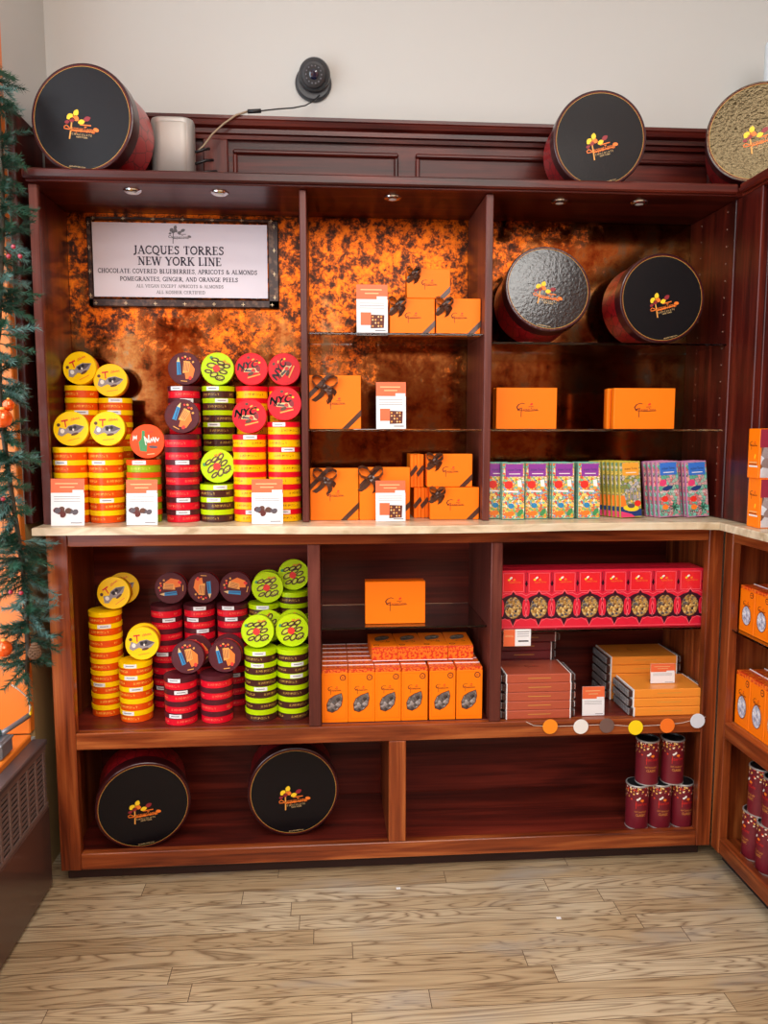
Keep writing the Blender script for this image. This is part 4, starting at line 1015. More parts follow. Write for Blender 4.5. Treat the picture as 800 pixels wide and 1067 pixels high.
for i, px in enumerate((524, 556, 585.5, 615, 645.5, 674.5, 703, 731)):
    x = X(px, 625, .045); x = min(max(x, .4815+.0383), 1.0735-.0383)
    if i == 0: x0_ = x
    x = .4825+.0383+i*((1.0730-.0766-.4825)/7)
    for j in range(2):
        lab = f"red box with oval nut window, {cn[i] if i < 6 else ['seventh', 'eighth'][i-6]} from the left in the row" if j == 0 else f"red box hidden behind the {cn[i] if i < 6 else ['seventh', 'eighth'][i-6]} red window box from the left"
        rp.place(T(x, .045+j*.047, .6884), lab, GRD)

# ------------------------------------------------------------------ wrapped chocolate slabs
clear = mat('clear_wrap', (.75, .72, .72, 1), .12, trans=.75)
def slab_proto(col, w, d, h):
    m = mat('slab_wrapper', col, .38, coat=.25); mi = mat('slab_chocolate', srgb(60, 30, 24), .4)
    t = thing('wrapped_chocolate_slab', 'x', 'chocolate')
    b = MB(); b.box((-w/2+.014, 0, 0), (w/2-.014, d, h), m, .002)
    obj('sleeve', b, t, world=False)
    b = MB()
    for s in (-1, 1): b.box((s*(w/2-.014), -.0002, -.0001), (s*(w/2-.0175), d+.0002, h+.0003), white, .0006)
    obj('sleeve_edge', b, t, world=False)
    b = MB()
    for s in (-1, 1):
        b.box((s*(w/2-.0138), .004, .002), (s*(w/2-.004), d-.004, h-.004), mi, .002)
        for k in range(7): b.box((s*(w/2-.0045), .006+k*(d-.012)/7, .002), (s*(w/2), .006+(k+.75)*(d-.012)/7, h-.003), clear, .002)
    obj('clear_wrap_end', b, t, world=False)
    b = MB(); emblem_small(b, w*.28, T(0, d*.55, h+.0004)); obj('top_print', b, t, world=False)
    b = MB(); b.line([(-w*.14, 0), (w*.16, 0)], .0016, 0, gold, T(0, -.0004, h*.55) @ FRONT); obj('front_print', b, t, world=False)
    return Proto(t)
brn = slab_proto(srgb(176, 80, 54), .215, .135, .0255); mar = slab_proto(srgb(104, 26, 32), .2, .125, .0255); gld = slab_proto(srgb(238, 146, 50), .235, .135, .0255)
GS = 'wrapped chocolate slabs stacked on the lower right shelf'
for i in range(5):
    j = 4-i; x = .4815+.1078+.0008
    pos = 'topmost' if j == 0 else ('bottom' if i == 0 else ORD[j]+' from top')
    brn.place(T(x+random.uniform(0, .002), .016, SB+.0004+i*.0262), f"russet wrapped chocolate slab, {pos} of the front left pile", GS)
for i in range(9):
    j = 8-i; x = .4815+.101+(.0 if i in (5, 6) else .012 if i > 6 else 0)
    pos = 'topmost' if j == 0 else ('bottom' if i == 0 else ORD[j]+' from top')
    mar.place(T(x, .158, SB+.0004+i*.0262) , f"dark maroon wrapped chocolate slab, {pos} of the rear left pile", GS)
for i in range(3):
    j = 2-i; pos = ('topmost', 'middle', 'bottom')[j]
    gld.place(T(.9685+.003*(i == 0), .014, SB+.0004+i*.0265) @ RZ(0), f"golden wrapped chocolate slab, {pos} of the front right pile", GS)
for i in range(5):
    j = 4-i; pos = 'topmost' if j == 0 else ('bottom' if i == 0 else ORD[j]+' from top')
    gld.place(T(.955, .158, SB+.0004+i*.0265), f"golden wrapped chocolate slab, {pos} of the rear right pile", GS)
GT = 'small price cards on the chocolate slabs'
card(524.5, 656, 553, 672, .03, .6425, None, 'small orange and white price card hung under the red boxes', GT, lean=0, horizontal=True)
card(607, 716, 630, 738, .03, SB, None, 'small orange and white price card standing alone between slab piles', GT, lean=3, top=.42)
card(678, 692, 703, 716.5, .06, SB+3*.0265+.0008, None, 'small orange and white price card propped on the golden slabs', GT, lean=3, top=.42)

# ------------------------------------------------------------------ paper dot garland on the shelf rail
dg = thing('paper_dot_garland', 'string of six coloured paper dots pinned along the shelf rail', 'garland', (.8, -.004, .41))
pts = [at(px, py, -.002) for px, py in ((548, 752), (556, 756), (573, 757), (605, 756), (632, 755), (662, 757), (695, 755), (712, 753), (726, 749), (735, 747))]
obj('string', MB().tube(pts, .0006, pwhite, 5), dg)
for (px, py, cn_, col) in ((573, 757, 'orange', (245, 140, 20)), (605, 757, 'white', (232, 228, 220)), (632, 756, 'grey-brown', (110, 84, 76)), (662, 758, 'yellow', (250, 216, 10)), (695, 756, 'bright orange', (246, 120, 30)), (726.5, 751, 'pale grey', (214, 222, 232))):
    p = at(px, py, -.003)
    obj('paper_dot', MB().lathe([(.0210, 0), (.0214, .0004), (.0214, .0010), (.0210, .0014)], mat('dot_paper_'+cn_.replace(' ', '_').replace('-', '_'), srgb(*col), .6), 32, T(p.x, p.y-.0004, p.z) @ RX(PI/2), smooth=False), dg, label=cn_+' paper dot')

# ------------------------------------------------------------------ canisters
def can_mat():
    m = mat('maroon_canister_paper', srgb(112, 24, 36), .4); N, L, p = nodes(m)
    uv = coord(N, 'UV'); s = N.new('ShaderNodeSeparateXYZ'); L.new(uv, s.inputs[0])
    v = N.new('ShaderNodeTexVoronoi'); v.inputs['Scale'].default_value = 1; L.new(mapping(N, L, uv, (30, 20, 1)), v.inputs['Vector'])
    sp = N.new('ShaderNodeSeparateColor'); L.new(v.outputs['Color'], sp.inputs[0])
    fall = mth(N, L, 'GREATER_THAN', s.outputs[1], mth(N, L, 'ADD', .66, mth(N, L, 'MULTIPLY', sp.outputs[1], .24)))
    dot = mth(N, L, 'MULTIPLY', mth(N, L, 'LESS_THAN', v.outputs['Distance'], .42), fall)
    r = ramp(N, [(0, srgb(240, 190, 90)), (.4, srgb(226, 70, 30)), (.7, srgb(250, 230, 200))]); r.color_ramp.interpolation = 'CONSTANT'; L.new(sp.outputs[0], r.inputs[0])
    L.new(mixc(N, L, dot, srgb(112, 24, 36), r.outputs[0]), p.inputs['Base Color']); return m
canM = can_mat()
def can_proto():
    r, h = .0328, .1345; t = thing('canister', 'x', 'canister')
    obj('can_body', MB().lathe([(r, .003), (r, h-.004)], canM, 40, uv=True, caps=(True, True)), t, world=False)
    obj('base_rim', MB().lathe([(r-.002, 0), (r+.0006, .0003), (r+.0006, .0035), (r-.0005, .004)], silver, 40), t, world=False)
    obj('can_lid', MB().lathe([(r+.0002, h-.005), (r+.0012, h-.004), (r+.0012, h-.001), (r+.0004, h), (r-.0025, h), (r-.0035, h-.004), (.0005, h-.0035)], black, 40,
        ms=[silver, silver, silver, silver, black, black], caps=(False, True)), t, world=False)
    b = MB()
    def wrap(mb2, z):  # wrap flat print round the front of the can
        mb2.v = [((r+.0003)*math.sin(x/r), -(r+.0003)*math.cos(x/r), y+z) for x, y, q in mb2.v]; return mb2
    e = MB(); e.ell(-.010, .094, .0045, .003, 0, pwhite, .5, 8); e.ell(-.005, .098, .0045, .003, 0, pwhite, 1, 8); e.ell(.003, .091, .0055, .004, 0, porange, 0, 8)
    e.text('acquesTorres', .001, .080, 0, .013, pred, None, .35, width=.036); e.line([(-.014, .088), (-.0145, .066)], .0014, 0, pred)
    e.text('HOT CHOCOLATE', .0, .056, 0, .0065, ptan, width=.036); e.text('CLASSIC', .0, .046, 0, .010, ptan, width=.028)
    obj('print', wrap(e, 0), t, world=False)
    return Proto(t)
cn1 = can_proto()
ZB = .0754
GCN = 'maroon canisters in the bottom bay'; xs3 = [at(667.5, 840, .05).x, at(690.5, 840, .05).x, at(713.5, 840, .05).x]
xs3 = [xs3[1]-.0685, xs3[1], xs3[1]+.0685]; xs3 = [x+min(0, 1.0915-.0345-xs3[2]) for x in xs3]
for x, w in zip(xs3, ('left', 'middle', 'right')): cn1.place(T(x, .075, ZB) @ RZ(random.uniform(-.05, .15)), f"maroon canister at {w} in the lower row of the bottom bay", GCN)
for x, w in ((xs3[0]+.026, 'left'), (xs3[1]+.0345, 'right')): cn1.place(T(x, .075, ZB+.1351), f"maroon canister at {w} standing on the lower row, bottom bay", GCN)
GCR = 'maroon canisters in the right-hand cabinet'
for j in range(5):
    for k in range(2):
        cn1.place(T(1.170+k*.0705, -.115-j*.0705, ZB) @ RZ(-PI/2), f"maroon canister, {['first','second','third','fourth','fifth'][j]} from corner in {'front' if k == 0 else 'rear'} lower row, right-hand cabinet", GCR)
for j in range(4):
    cn1.place(T(1.170, -.135-j*.0705, ZB+.1351) @ RZ(-PI/2), f"maroon canister, {['first','second','third','fourth'][j]} from corner in upper row, right-hand cabinet", GCR)
cn1.place(T(1.2405, -.085, ZB+.1351) @ RZ(-PI/2), "maroon canister in the rear upper row nearest the corner, right-hand cabinet", GCR)

# ------------------------------------------------------------------ cookie boxes at the right on the counter
plumM = mat('plum_print', srgb(150, 40, 62), .4); photoM = nut_mat('cookie_photo_print', c_((200, 205, 215), (235, 235, 240), (120, 80, 60), (210, 210, 220)), 40)
for i, (z, dx) in enumerate(((CT+.0004, 0), (CT+.1265, -.006))):
    t = thing('cookie_box', ('lower' if i == 0 else 'upper')+' orange-sided box with cookie picture, stacked on the counter at right edge', 'box', (1.12+dx, -.165, z), 'orange-sided cookie boxes')
    x0, x1, y0, y1 = 1.089+dx, 1.205+dx, -.195-dx*.5, -.138+dx*.3
    obj('carton_body', wbox((x0, y0, z), (x1, y1, z+.1255), orangePouch, .001), t)
    M = T(x0-.0004, (y0+y1)/2, z+.085) @ RZ(-PI/2) @ FRONT
    b = MB(); emblem_small(b, .05, M); b.line([(-.018, -.045), (.018, -.045)], .002, 0, pbeige, M); b.line([(-.018, -.055), (.02, -.055)], .004, 0, pwhite, M); b.line([(-.018, -.05), (.016, -.05)], .002, 0, brownInk, M)
    b.ell(.008, -.03, .003, .007, 0, pyellow, -.3, 8, M)
    obj('side_print', b, t)
    M = T((x0+x1)/2, y0-.0004, z) @ FRONT; b = MB(); hw = (x1-x0)/2-.001
    b.poly([(-hw+.004, .002), (hw, .002), (hw, .078), (-hw+.004, .078)], 0, photoM, M); b.poly([(-hw, .078), (hw, .078), (hw, .124), (-hw, .124)], 0, plumM, M)
    b.text('COOKIES', 0, .1, .0002, .02, pwhite, M, width=.07)
    obj('front_print', b, t)

# ------------------------------------------------------------------ framed sign, drawn with a small serif stroke alphabet
def arc(cx, cy, rx, ry, a0, a1, n=9): return [(cx+rx*math.cos(R_(a0+(a1-a0)*i/n)), cy+ry*math.sin(R_(a0+(a1-a0)*i/n))) for i in range(n+1)]
TK, TN = .15, .065
def glyph(ch):
    k, n = TK, TN; S_ = lambda x, y: ([(x-.14, y), (x+.14, y)], .05)
    top, bot = .975, .025
    G = {
    'A': (.86, [([(.12, 0), (.42, 1)], n), ([(.42, 1), (.74, 0)], k), ([(.24, .36), (.62, .36)], n), S_(.12, bot), S_(.74, bot)]),
    'B': (.74, [([(.2, 0), (.2, 1)], k), (arc(.3, .76, .28, .22, 90, -90), .1), (arc(.3, .27, .34, .25, 90, -90), .12), ([(.1, top), (.35, top)], .05), ([(.1, bot), (.35, bot)], .05)]),
    'C': (.80, [(arc(.46, .5, .36, .48, 50, 310, 14), .11), ([(.70, .78), (.70, .98)], .05), ([(.70, .22), (.70, .05)], .05)]),
    'D': (.86, [([(.2, 0), (.2, 1)], k), (arc(.3, .5, .44, .48, 90, -90, 12), .11), ([(.08, top), (.35, top)], .05), ([(.08, bot), (.35, bot)], .05)]),
    'E': (.74, [([(.2, 0), (.2, 1)], k), ([(.08, top), (.62, top)], .055), ([(.08, bot), (.66, bot)], .055), ([(.2, .52), (.5, .52)], .055), ([(.61, .98), (.61, .8)], .05), ([(.65, .02), (.65, .22)], .05), ([(.5, .6), (.5, .44)], .05)]),
    'F': (.70, [([(.2, 0), (.2, 1)], k), ([(.08, top), (.62, top)], .055), ([(.2, .52), (.5, .52)], .055), ([(.61, .98), (.61, .8)], .05), ([(.5, .6), (.5, .44)], .05), S_(.2, bot)]),
    'G': (.84, [(arc(.46, .5, .36, .48, 50, 330, 14), .11), ([(.70, .78), (.70, .98)], .05), ([(.72, .05), (.72, .42)], .12), ([(.55, .42), (.84, .42)], .05)]),
    'H': (.90, [([(.2, 0), (.2, 1)], k), ([(.7, 0), (.7, 1)], k), ([(.2, .5), (.7, .5)], n), S_(.2, top), S_(.2, bot), S_(.7, top), S_(.7, bot)]),
    'I': (.42, [([(.2, 0), (.2, 1)], k), S_(.2, top), S_(.2, bot)]),
    'J': (.50, [([(.3, 1), (.3, .12), (.24, -.05), (.08, -.12)], k*.9), S_(.28, top)]),
    'K': (.86, [([(.2, 0), (.2, 1)], k), ([(.24, .42), (.66, 1)], n), ([(.38, .58), (.74, 0)], k), S_(.2, top), S_(.2, bot), S_(.66, top), S_(.74, bot)]),
    'L': (.70, [([(.2, 0), (.2, 1)], k), ([(.08, bot), (.62, bot)], .055), ([(.62, .02), (.62, .24)], .05), S_(.2, top)]),
    'M': (1.06, [([(.18, 0), (.2, 1)], n), ([(.2, 1), (.52, .08)], k), ([(.52, .08), (.84, 1)], n), ([(.86, 0), (.84, 1)], k), S_(.18, bot), S_(.86, bot), S_(.16, top), S_(.88, top)]),
    'N': (.90, [([(.2, 0), (.2, 1)], n), ([(.2, 1), (.72, 0)], k), ([(.72, 0), (.72, 1)], n), S_(.2, bot), S_(.14, top), S_(.72, top)]),
    'O': (.88, [(arc(.44, .5, .35, .48, 0, 360, 18), .12)]),
    'P': (.72, [([(.2, 0), (.2, 1)], k), (arc(.3, .72, .32, .26, 90, -90), .11), ([(.08, top), (.35, top)], .05), ([(.2, .46), (.32, .46)], .05), S_(.2, bot)]),
    'Q': (.90, [(arc(.44, .5, .35, .48, 0, 360, 18), .12), ([(.42, .1), (.6, -.12), (.82, -.16)], .1)]),
    'R': (.84, [([(.2, 0), (.2, 1)], k), (arc(.3, .75, .3, .23, 90, -90), .1), ([(.08, top), (.35, top)], .05), ([(.34, .5), (.7, 0)], k), S_(.2, bot), S_(.74, bot)]),
    'S': (.66, [([(.54, .82), (.44, .95), (.28, .96), (.16, .86), (.15, .72), (.26, .6), (.44, .48), (.54, .34), (.52, .16), (.38, .03), (.22, .04), (.12, .18)], .11), ([(.56, .78), (.56, .98)], .05), ([(.1, .22), (.1, .02)], .05)]),
    'T': (.80, [([(.4, 0), (.4, 1)], k), ([(.08, top), (.72, top)], .055), ([(.09, .98), (.09, .78)], .05), ([(.71, .98), (.71, .78)], .05), S_(.4, bot)]),
    'U': (.88, [([(.2, 1), (.2, .3), (.28, .08), (.46, .02), (.62, .08), (.7, .3)], .13), ([(.7, .3), (.7, 1)], n), S_(.2, top), S_(.7, top)]),
    'V': (.84, [([(.12, 1), (.42, 0)], k), ([(.42, 0), (.72, 1)], n), S_(.12, top), S_(.72, top)]),
    'W': (1.16, [([(.1, 1), (.36, 0)], k), ([(.36, 0), (.58, 1)], n), ([(.58, 1), (.82, 0)], k), ([(.82, 0), (1.04, 1)], n), S_(.1, top), S_(.58, top), S_(1.04, top)]),
    'X': (.84, [([(.12, 1), (.74, 0)], k), ([(.7, 1), (.12, 0)], n), S_(.12, top), S_(.7, top), S_(.12, bot), S_(.74, bot)]),
    'Y': (.82, [([(.1, 1), (.4, .46)], k), ([(.4, .46), (.7, 1)], n), ([(.4, .46), (.4, 0)], k), S_(.1, top), S_(.7, top), S_(.4, bot)]),
    '&': (.90, [([(.8, .5), (.6, .16), (.4, .02), (.2, .1), (.16, .3), (.3, .5), (.48, .68), (.48, .88), (.34, .97), (.22, .86), (.26, .66), (.5, .34), (.82, .0)], .1)]),
    ',': (.28, [([(.14, .06), (.08, -.14)], .1)]), ' ': (.42, [])}
    return G[ch]
def serif(b, s, x0, x1, y, h, m, M, z):
    tot = sum(glyph(c)[0] for c in s); kx = (x1-x0)/tot; x = x0
    for c in s:
        w, st = glyph(c)
        for pts, lw in st: b.line([(x+px*kx, y+py*h) for px, py in pts], (lw*1.15+.02)*(kx+h)/2, z, m, M)
        x += w*kx
YSG = .262
x0, x1, z0, z1 = rect(91, 227, 290, 320, YSG)
fr = thing('framed_sign', 'wide white sign in a dark ornamented frame hung against the mottled mirror', 'sign', ((x0+x1)/2, YSG+.01, z0))
def glint():
    m = mat('bronze_frame', srgb(58, 36, 30), .3, metal=.3); N, L, p = nodes(m)
    n = noise(N, L, mapping(N, L, coord(N), (60, 60, 60)), 1, 3); r = ramp(N, [(.5, srgb(44, 24, 20)), (.72, srgb(104, 74, 56))]); L.new(n, r.inputs[0]); L.new(r.outputs[0], p.inputs['Base Color']); return m
frM = glint(); t_ = .014
b = MB()
b.box((x0, YSG, z0), (x1, YSG+.016, z0+t_+.008), frM, .002); b.box((x0, YSG, z1-t_*.55), (x1, YSG+.016, z1), frM, .002)
b.box((x0, YSG, z0), (x0+t_, YSG+.016, z1), frM, .002); b.box((x1-t_*2.1, YSG, z0), (x1, YSG+.016, z1), frM, .002)
obj('frame', b, fr)
b = MB(); tan = mat('pale_gilt', srgb(214, 190, 150), .3, .6)
n = 7
for i in range(n):
    x = x0+.02+(x1-x0-.04)*i/(n-1)
    for z in (z0+.009, z1-.005): b.box((x-.005, YSG-.001, z-.0006), (x+.005, YSG, z+.0006), tan); b.box((x-.0006, YSG-.001, z-.005), (x+.0006, YSG, z+.005), tan)
for i in range(4):
    z = z0+.03+(z1-z0-.05)*i/3
    for x in (x0+.006, x1-.012): b.box((x-.004, YSG-.001, z-.0006), (x+.004, YSG, z+.0006), tan); b.box((x-.0006, YSG-.001, z-.006), (x+.0006, YSG, z+.006), tan)
obj('frame_ornament', b, fr)
px0, px1, pz0, pz1 = rect(97, 233, 278.5, 310, YSG)
obj('paper', wbox((px0, YSG-.0008, pz0), (px1, YSG-.0001, pz1), mat('sign_paper', srgb(216, 208, 216), .5)), fr)
b = MB(); M = T(0, YSG-.0013, 0) @ FRONT
def L_(s, a, c, ybase, hpx, m):
    xa, xb = at(a, ybase, YSG).x, at(c, ybase, YSG).x; zb = at((a+c)/2, ybase, YSG).z
    serif(b, s, xa, xb, zb, hpx*abs(at(200, 260, YSG).z-at(200, 261, YSG).z), m, M, 0)
signink = mat('sign_ink', srgb(44, 34, 56), .6)
L_('JACQUES TORRES', 139, 233.5, 265, 8.2, signink); L_('NEW YORK LINE', 143.5, 231, 276.5, 8.2, signink)
L_('CHOCOLATE COVERED BLUEBERRIES, APRICOTS & ALMONDS', 102, 268, 285.2, 4.4, signink); L_('POMEGRANTES, GINGER, AND ORANGE PEELS', 125, 248, 293.2, 4.2, signink)
L_('ALL VEGAN EXCEPT APRICOTS & ALMONDS', 142, 233, 300, 3.2, greyink); L_('ALL KOSHER CERTIFIED', 163, 214, 306.3, 3.2, greyink)
p = at(187, 244, YSG); emblem(b, .088, 0, greyink, False, T(p.x, YSG-.0013, p.z+.010) @ FRONT)
obj('lettering', b, fr)

# ------------------------------------------------------------------ things on top of the cabinet
x0, x1, z0, z1 = rect(155.5, 121, 200.5, 178, .16, ZT)
sp = thing('speaker', 'silver rounded speaker standing beside the large round box on the cabinet', 'speaker', ((x0+x1)/2, .20, ZT))
def rbox(b, x0, x1, y0, y1, z0, z1, r, m, n=6):
    pts = []
    for cx, cy, a in ((x1-r, y1-r, 0), (x0+r, y1-r, 90), (x0+r, y0+r, 180), (x1-r, y0+r, 270)):
        pts += [(cx+r*math.cos(R_(a+90*i/n)), cy+r*math.sin(R_(a+90*i/n))) for i in range(n+1)]
    k = len(pts); c = .004; mx, my = (x0+x1)/2, (y0+y1)/2
    lay = [(z0, 1), (z1-c, 1), (z1-.001, .975), (z1, .94)]; vs = []
    for z, s in lay: vs += [(mx+(x-mx)*s, my+(y-my)*s, z) for x, y in pts]
    fs = [list(range(k))[::-1], [3*k+i for i in range(k)]]
    for j in range(3): fs += [(j*k+i, j*k+(i+1) % k, (j+1)*k+(i+1) % k, (j+1)*k+i) for i in range(k)]
    b.add(vs, fs, m, None, True)
b = MB(); rbox(b, x0, x1, .16, .238, ZT+.0004, z1, .03, silver); obj('cabinet_shell', b, sp)
b = MB(); rbox(b, x0+.004, x1-.004,   .1585, .21, ZT+.006, z1-.012, .028, mat('speaker_grille_metal', srgb(178, 174, 168), .45, .5, bump=.3, bscale=900)); obj('grille', b, sp)
b = MB(); bz = ZT+.09
for i, (dx, dz) in enumerate(((.01, .03), (.012, .0), (.012, -.03))): b.tube([(x1-.004, .20, bz+dz), (x1+dx+.016, .205, bz+dz+.012), (x1+.035+.01*i, .225, bz+dz+.02)], .004, black, 8)
obj('cable_plug', b, sp)
pts = [at(*q) for q in ((203, 160, .20), (212, 152, .215), (221, 140, .225), (233, 129, .232), (246, 120, .236), (258, 116.2, .238), (272, 115.5, .238), (290, 113.5, .245), (305, 112.5, .25), (318, 110, .28), (327, 105, .325), (333, 99, .335))]
cd = tag(obj('camera_cable', MB().tube(pts[:6], .0028, cordM, 6)), 'thin cable running from the speaker along the crown up to the camera', 'cable')
obj('cable_end', MB().tube(pts[5:], .002, black, 6), cd, world=False, label='black upper stretch of cable')
obj('connector', MB().tube([pts[5], pts[6]], .006, black, 8), cd, world=False, label='black plug joint')
# dome camera
p = at(327, 79, .33)
dc = thing('security_camera', 'dark grey dome security camera on the white wall above the panelling', 'camera', (p.x, .359, p.z))
A = T(p.x, .3595, p.z) @ RX(PI/2)
obj('wall_plate', MB().lathe([(.052, 0), (.054, .004), (.052, .012), (.048, .016)], mat('camera_grey', srgb(56, 58, 62), .4), 36, A @ T(-.002, -.010, 0) ), dc)
B = T(p.x+.002, .335, p.z+.004) @ RX(R_(110)) @ RY(R_(-4))
h_ = obj('camera_ball', MB().lathe([(.0005, -.03), (.03, -.026), (.044, -.008), (.0465, .004), (.044, .016), (.037, .026), (.033, .029)], mat('camera_ball_grey', srgb(46, 48, 52), .35), 36, B), dc)
obj('lens_ring', MB().lathe([(.033, .0292), (.034, .032), (.027, .033)], black, 36, B), h_)
b = MB()
for i in range(14):
    a = 2*PI*i/14; b.lathe([(.0026, .0325), (.0022, .0345)], mat_led if i else (mat_led := mat('led_glass', srgb(110, 112, 118), .2)), 8, B @ T(.0225*math.cos(a), .0225*math.sin(a), 0))
obj('infrared_led_ring', b, h_)
obj('lens', MB().lathe([(.014, .031), (.013, .036), (.008, .038), (.0005, .0385)], mat('lens_blue_black', srgb(20, 26, 50), .08, coat=1), 24, B), h_)
# white roll at far right
p = at(802, 60, .208)
wr = thing('paper_roll', 'white upright roll at the top right edge behind the foil-lidded box', 'roll', (p.x+.018, .208, ZT))
obj('roll_body', MB().lathe([(.029, ZT+.0004), (.03, ZT+.002), (.03, at(800, 44, .208).z-.006), (.028, at(800, 44, .208).z)], mat('pale_paper', srgb(214, 222, 226), .5), 28, T(p.x+.018, .208, 0)), wr)
obj('roll_band', MB().lathe([(.0304, ZT+.28), (.0304, ZT+.284)], silver, 28, T(p.x+.018, .208, 0)), wr)

# ------------------------------------------------------------------ junction box on the sill
jb = thing('electric_box', 'small grey metal electric box on the orange sill under the garland', 'electric box', (-.828, -.14, ZS))
galv = mat('galvanised_steel', srgb(140, 148, 158), .38, .6)
obj('housing', wbox((-.858, -.178, ZS+.0004), (-.801, -.105, ZS+.046), galv, .006), jb)
b = MB(); b.box((-.860, -.180, ZS+.036), (-.799, -.103, ZS+.042), galv, .002); obj('cover_plate', b, jb)
obj('fitting', MB().lathe([(.010, 0), (.010, .010), (.013, .010), (.013, .020), (.008, .024)], mat('green_fitting', srgb(60, 110, 110), .4), 12, T(-.828, -.14, ZS+.0465)), jb)
obj('conduit', MB().tube([(-.822, -.125, ZS+.052), (-.812, -.09, ZS+.054), (-.802, -.05, ZS+.056), (-.792, -.02, ZS+.060)], .007, galv, 8), jb)
obj('cord', MB().tube([(-.792, -.02, ZS+.060), (-.784, -.03, ZS+.085), (-.782, -.05, ZS+.12), (-.79, -.08, ZS+.15), (-.80, -.10, ZS+.17)], .002, pwhite, 6), jb)
obj('yellow_tag', MB().box((-.789, -.026, ZS+.062), (-.785, -.014, ZS+.082), pyellow, .0005), jb)

# ------------------------------------------------------------------ evergreen garland down the window jamb
ndl = [mat('fir_needle_'+n, srgb(*c), .5) for n, c in (('deep', (24, 60, 44)), ('mid', (40, 88, 66)), ('blue', (96, 140, 134)))]
twig = mat('twig', srgb(60, 50, 34), .7)
gd = thing('evergreen_garland', 'bushy artificial evergreen garland hanging down the orange window jamb', 'garland', (-.78, -.1, .6))
rg = random.Random(21)
core = []
for i in range(30):
    f = i/29; z = 2.10-f*1.50; core.append((-.782+.012*math.sin(f*9)+.004*f, -.085+.015*math.cos(f*7), z))
obj('stem', MB().tube(core, .006, twig, 6), gd)
b = MB()
def spray(base, d, L, b):
    d = d.normalized(); up = Vector((0, 0, 1)); a = d.cross(up).normalized(); c = d.cross(a)
    tip = base+d*L; b.tube([base, tip], [.0016, .0008], twig, 4)
    m = ndl[rg.choice((0, 0, 1, 1, 2))]; n = int(L*1000)
    vs = []; fs = []
    for i in range(n):
        f = .12+.88*i/n; w = rg.uniform(0, 2*PI); o = base+d*L*f
        nd = (d*rg.uniform(.55, .9)+(a*math.cos(w)+c*math.sin(w))*.8).normalized(); l = rg.uniform(.016, .026)*(1.15-.4*f)
        s = nd.cross(d).normalized()*.0012; s2 = nd.cross(s).normalized()*.0012; k = len(vs)
        vs += [o-s, o+s, o+s2, o+nd*l]; fs += [(k, k+1, k+3), (k+1, k+2, k+3), (k+2, k, k+3)]
    b.add(vs, fs, m)
for i in range(330):
    f = rg.random(); p = Vector(core[min(28, int(f*29))])+Vector((0, 0, rg.uniform(-.025, .025)))
    ang = rg.uniform(-PI, PI); d = Vector((math.cos(ang)*.8+.1, math.sin(ang)*.9-.15, rg.uniform(-.6, .35)))
    L = rg.uniform(.05, .095)*(1.0 if f > .35 else .85)
    # keep clear of the wall piece and the cabinet
    end = p+d.normalized()*L
    if end.y > -.01: d.y = -abs(d.y)*.3
    if end.x < -.79 and end.y > -.03: d.y -= .3
    end = p+d.normalized()*L
    if end.x > -.77 and .96 < end.z < 1.04: d.x = -abs(d.x)*.3; d.y = -abs(d.y)-.2
    if end.y > -.055 and .96 < min(end.z, p.z) < 1.04: d.y = -abs(d.y)-.2
    spray(p, d, L, b)
obj('fir_needles', b, gd, kind='stuff')
ball = mat('orange_glass_ball', srgb(230, 90, 20), .12, metal=.4, coat=.8)
def bauble(px, py, Y, r, label):
    p = at(px, py, Y); t = thing('bauble', label, 'ornament', (p.x, Y, p.z-r), 'orange baubles on the garland')
    obj('ball', MB().lathe([(max(.0004, r*math.sin(PI*i/12)), -r*math.cos(PI*i/12)) for i in range(13)], ball, 20, T(*p)), t)
    obj('cap', MB().lathe([(r*.25, r*.95), (r*.25, r*1.15), (r*.15, r*1.2)], gold, 12, T(*p)), t)
bauble(3, 436, -.17, .022, 'orange bauble on the garland, larger one at mid height'); bauble(9, 422, -.16, .014, 'small orange bauble on the garland just above the larger one')
bauble(4, 676, -.17, .020, 'orange bauble near the bottom end of the garland')
berry = mat('berry_red', srgb(150, 24, 50), .3, coat=.5)
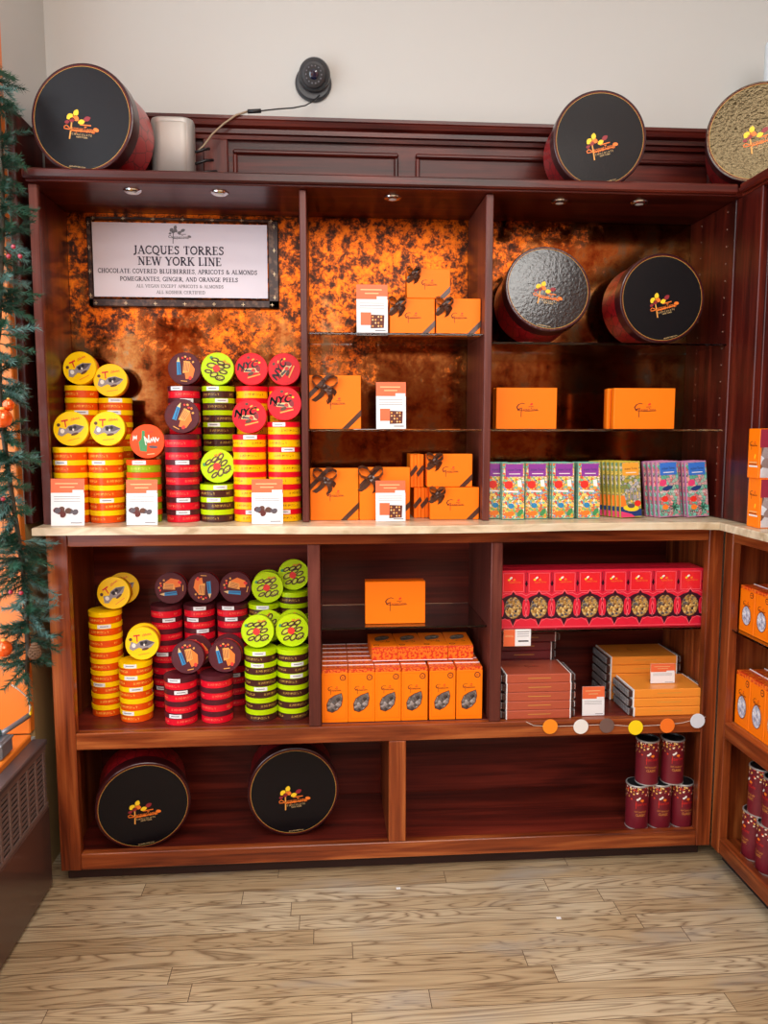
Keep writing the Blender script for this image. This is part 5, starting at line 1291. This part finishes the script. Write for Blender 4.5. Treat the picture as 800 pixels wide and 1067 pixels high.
def berries(pts, Y, label):
    p0 = at(*pts[0], Y); t = thing('berry_sprig', label, 'ornament', tuple(p0), 'berry sprigs on the garland')
    b = MB(); c = at(pts[0][0]-8, pts[0][1]+3, Y+.05)
    for px, py in pts: b.tube([c, at(px, py, Y)], .0008, twig, 4)
    obj('twig', b, t)
    for px, py in pts:
        p = at(px, py, Y); obj('berry', MB().lathe([(max(.0003, .0055*math.sin(PI*i/8)), -.0055*math.cos(PI*i/8)) for i in range(9)], berry, 12, T(*p)), t)
berries([(14, 257), (9, 267), (21, 267)], -.15, 'sprig of three dark red berries on the upper garland')
berries([(11, 617), (22, 618), (3, 520)], -.15, 'sprig of dark red berries on the lower garland')
# pine cone
p = at(36, 677, -.12); b = MB(); cone = mat('pine_cone_brown', srgb(110, 80, 56), .7)
for i in range(9):
    r = .016*math.sin(PI*(i+1.2)/10.5); z = .018-i*.0045
    for k in range(8):
        a = k*PI/4+i*.4; b.box((r*.3, -.004, -.001), (r+.003, .004, .001), cone, .0005, T(p.x, p.y, p.z+z) @ RZ(a) @ RY(.5))
tag(obj('pine_cone', b), 'small brown pine cone among the lowest garland twigs', 'pine cone')

# ------------------------------------------------------------------ round pendant lamps in the room behind (seen only as reflections)
lampM = mat('lit_bulb', (1, 1, 1, 1), .5, emit=(1, .86, .66, 1), es=25)
for i, (x, y, z) in enumerate(((-.35, -2.9, 2.35), (.35, -2.9, 2.35), (1.0, -2.9, 2.35))):
    t = thing('pendant_lamp', ('left', 'middle', 'right')[i]+' bare globe pendant of the row behind the viewer', 'lamp', (x, y, z), 'globe pendants')
    obj('bulb', MB().lathe([(max(.0004, .03*math.sin(PI*k/10)), -.03*math.cos(PI*k/10)) for k in range(11)], lampM, 16, T(x, y, z)), t)
    obj('cord', MB().tube([(x, y, z+.028), (x, y, ZC)], .003, black, 6), t)
# small scraps on the floor
for px, py, lab in ((415, 926, 'small white paper scrap on the floor in the middle'), (582, 957, 'small white paper scrap on the floor towards the right')):
    p = atZ(px, py, 0); tag(obj('paper_scrap', MB().box((p.x-.006, p.y-.004, .0004), (p.x+.006, p.y+.004, .002), white, .0005)), lab, 'scrap', 'white scraps on the floor')
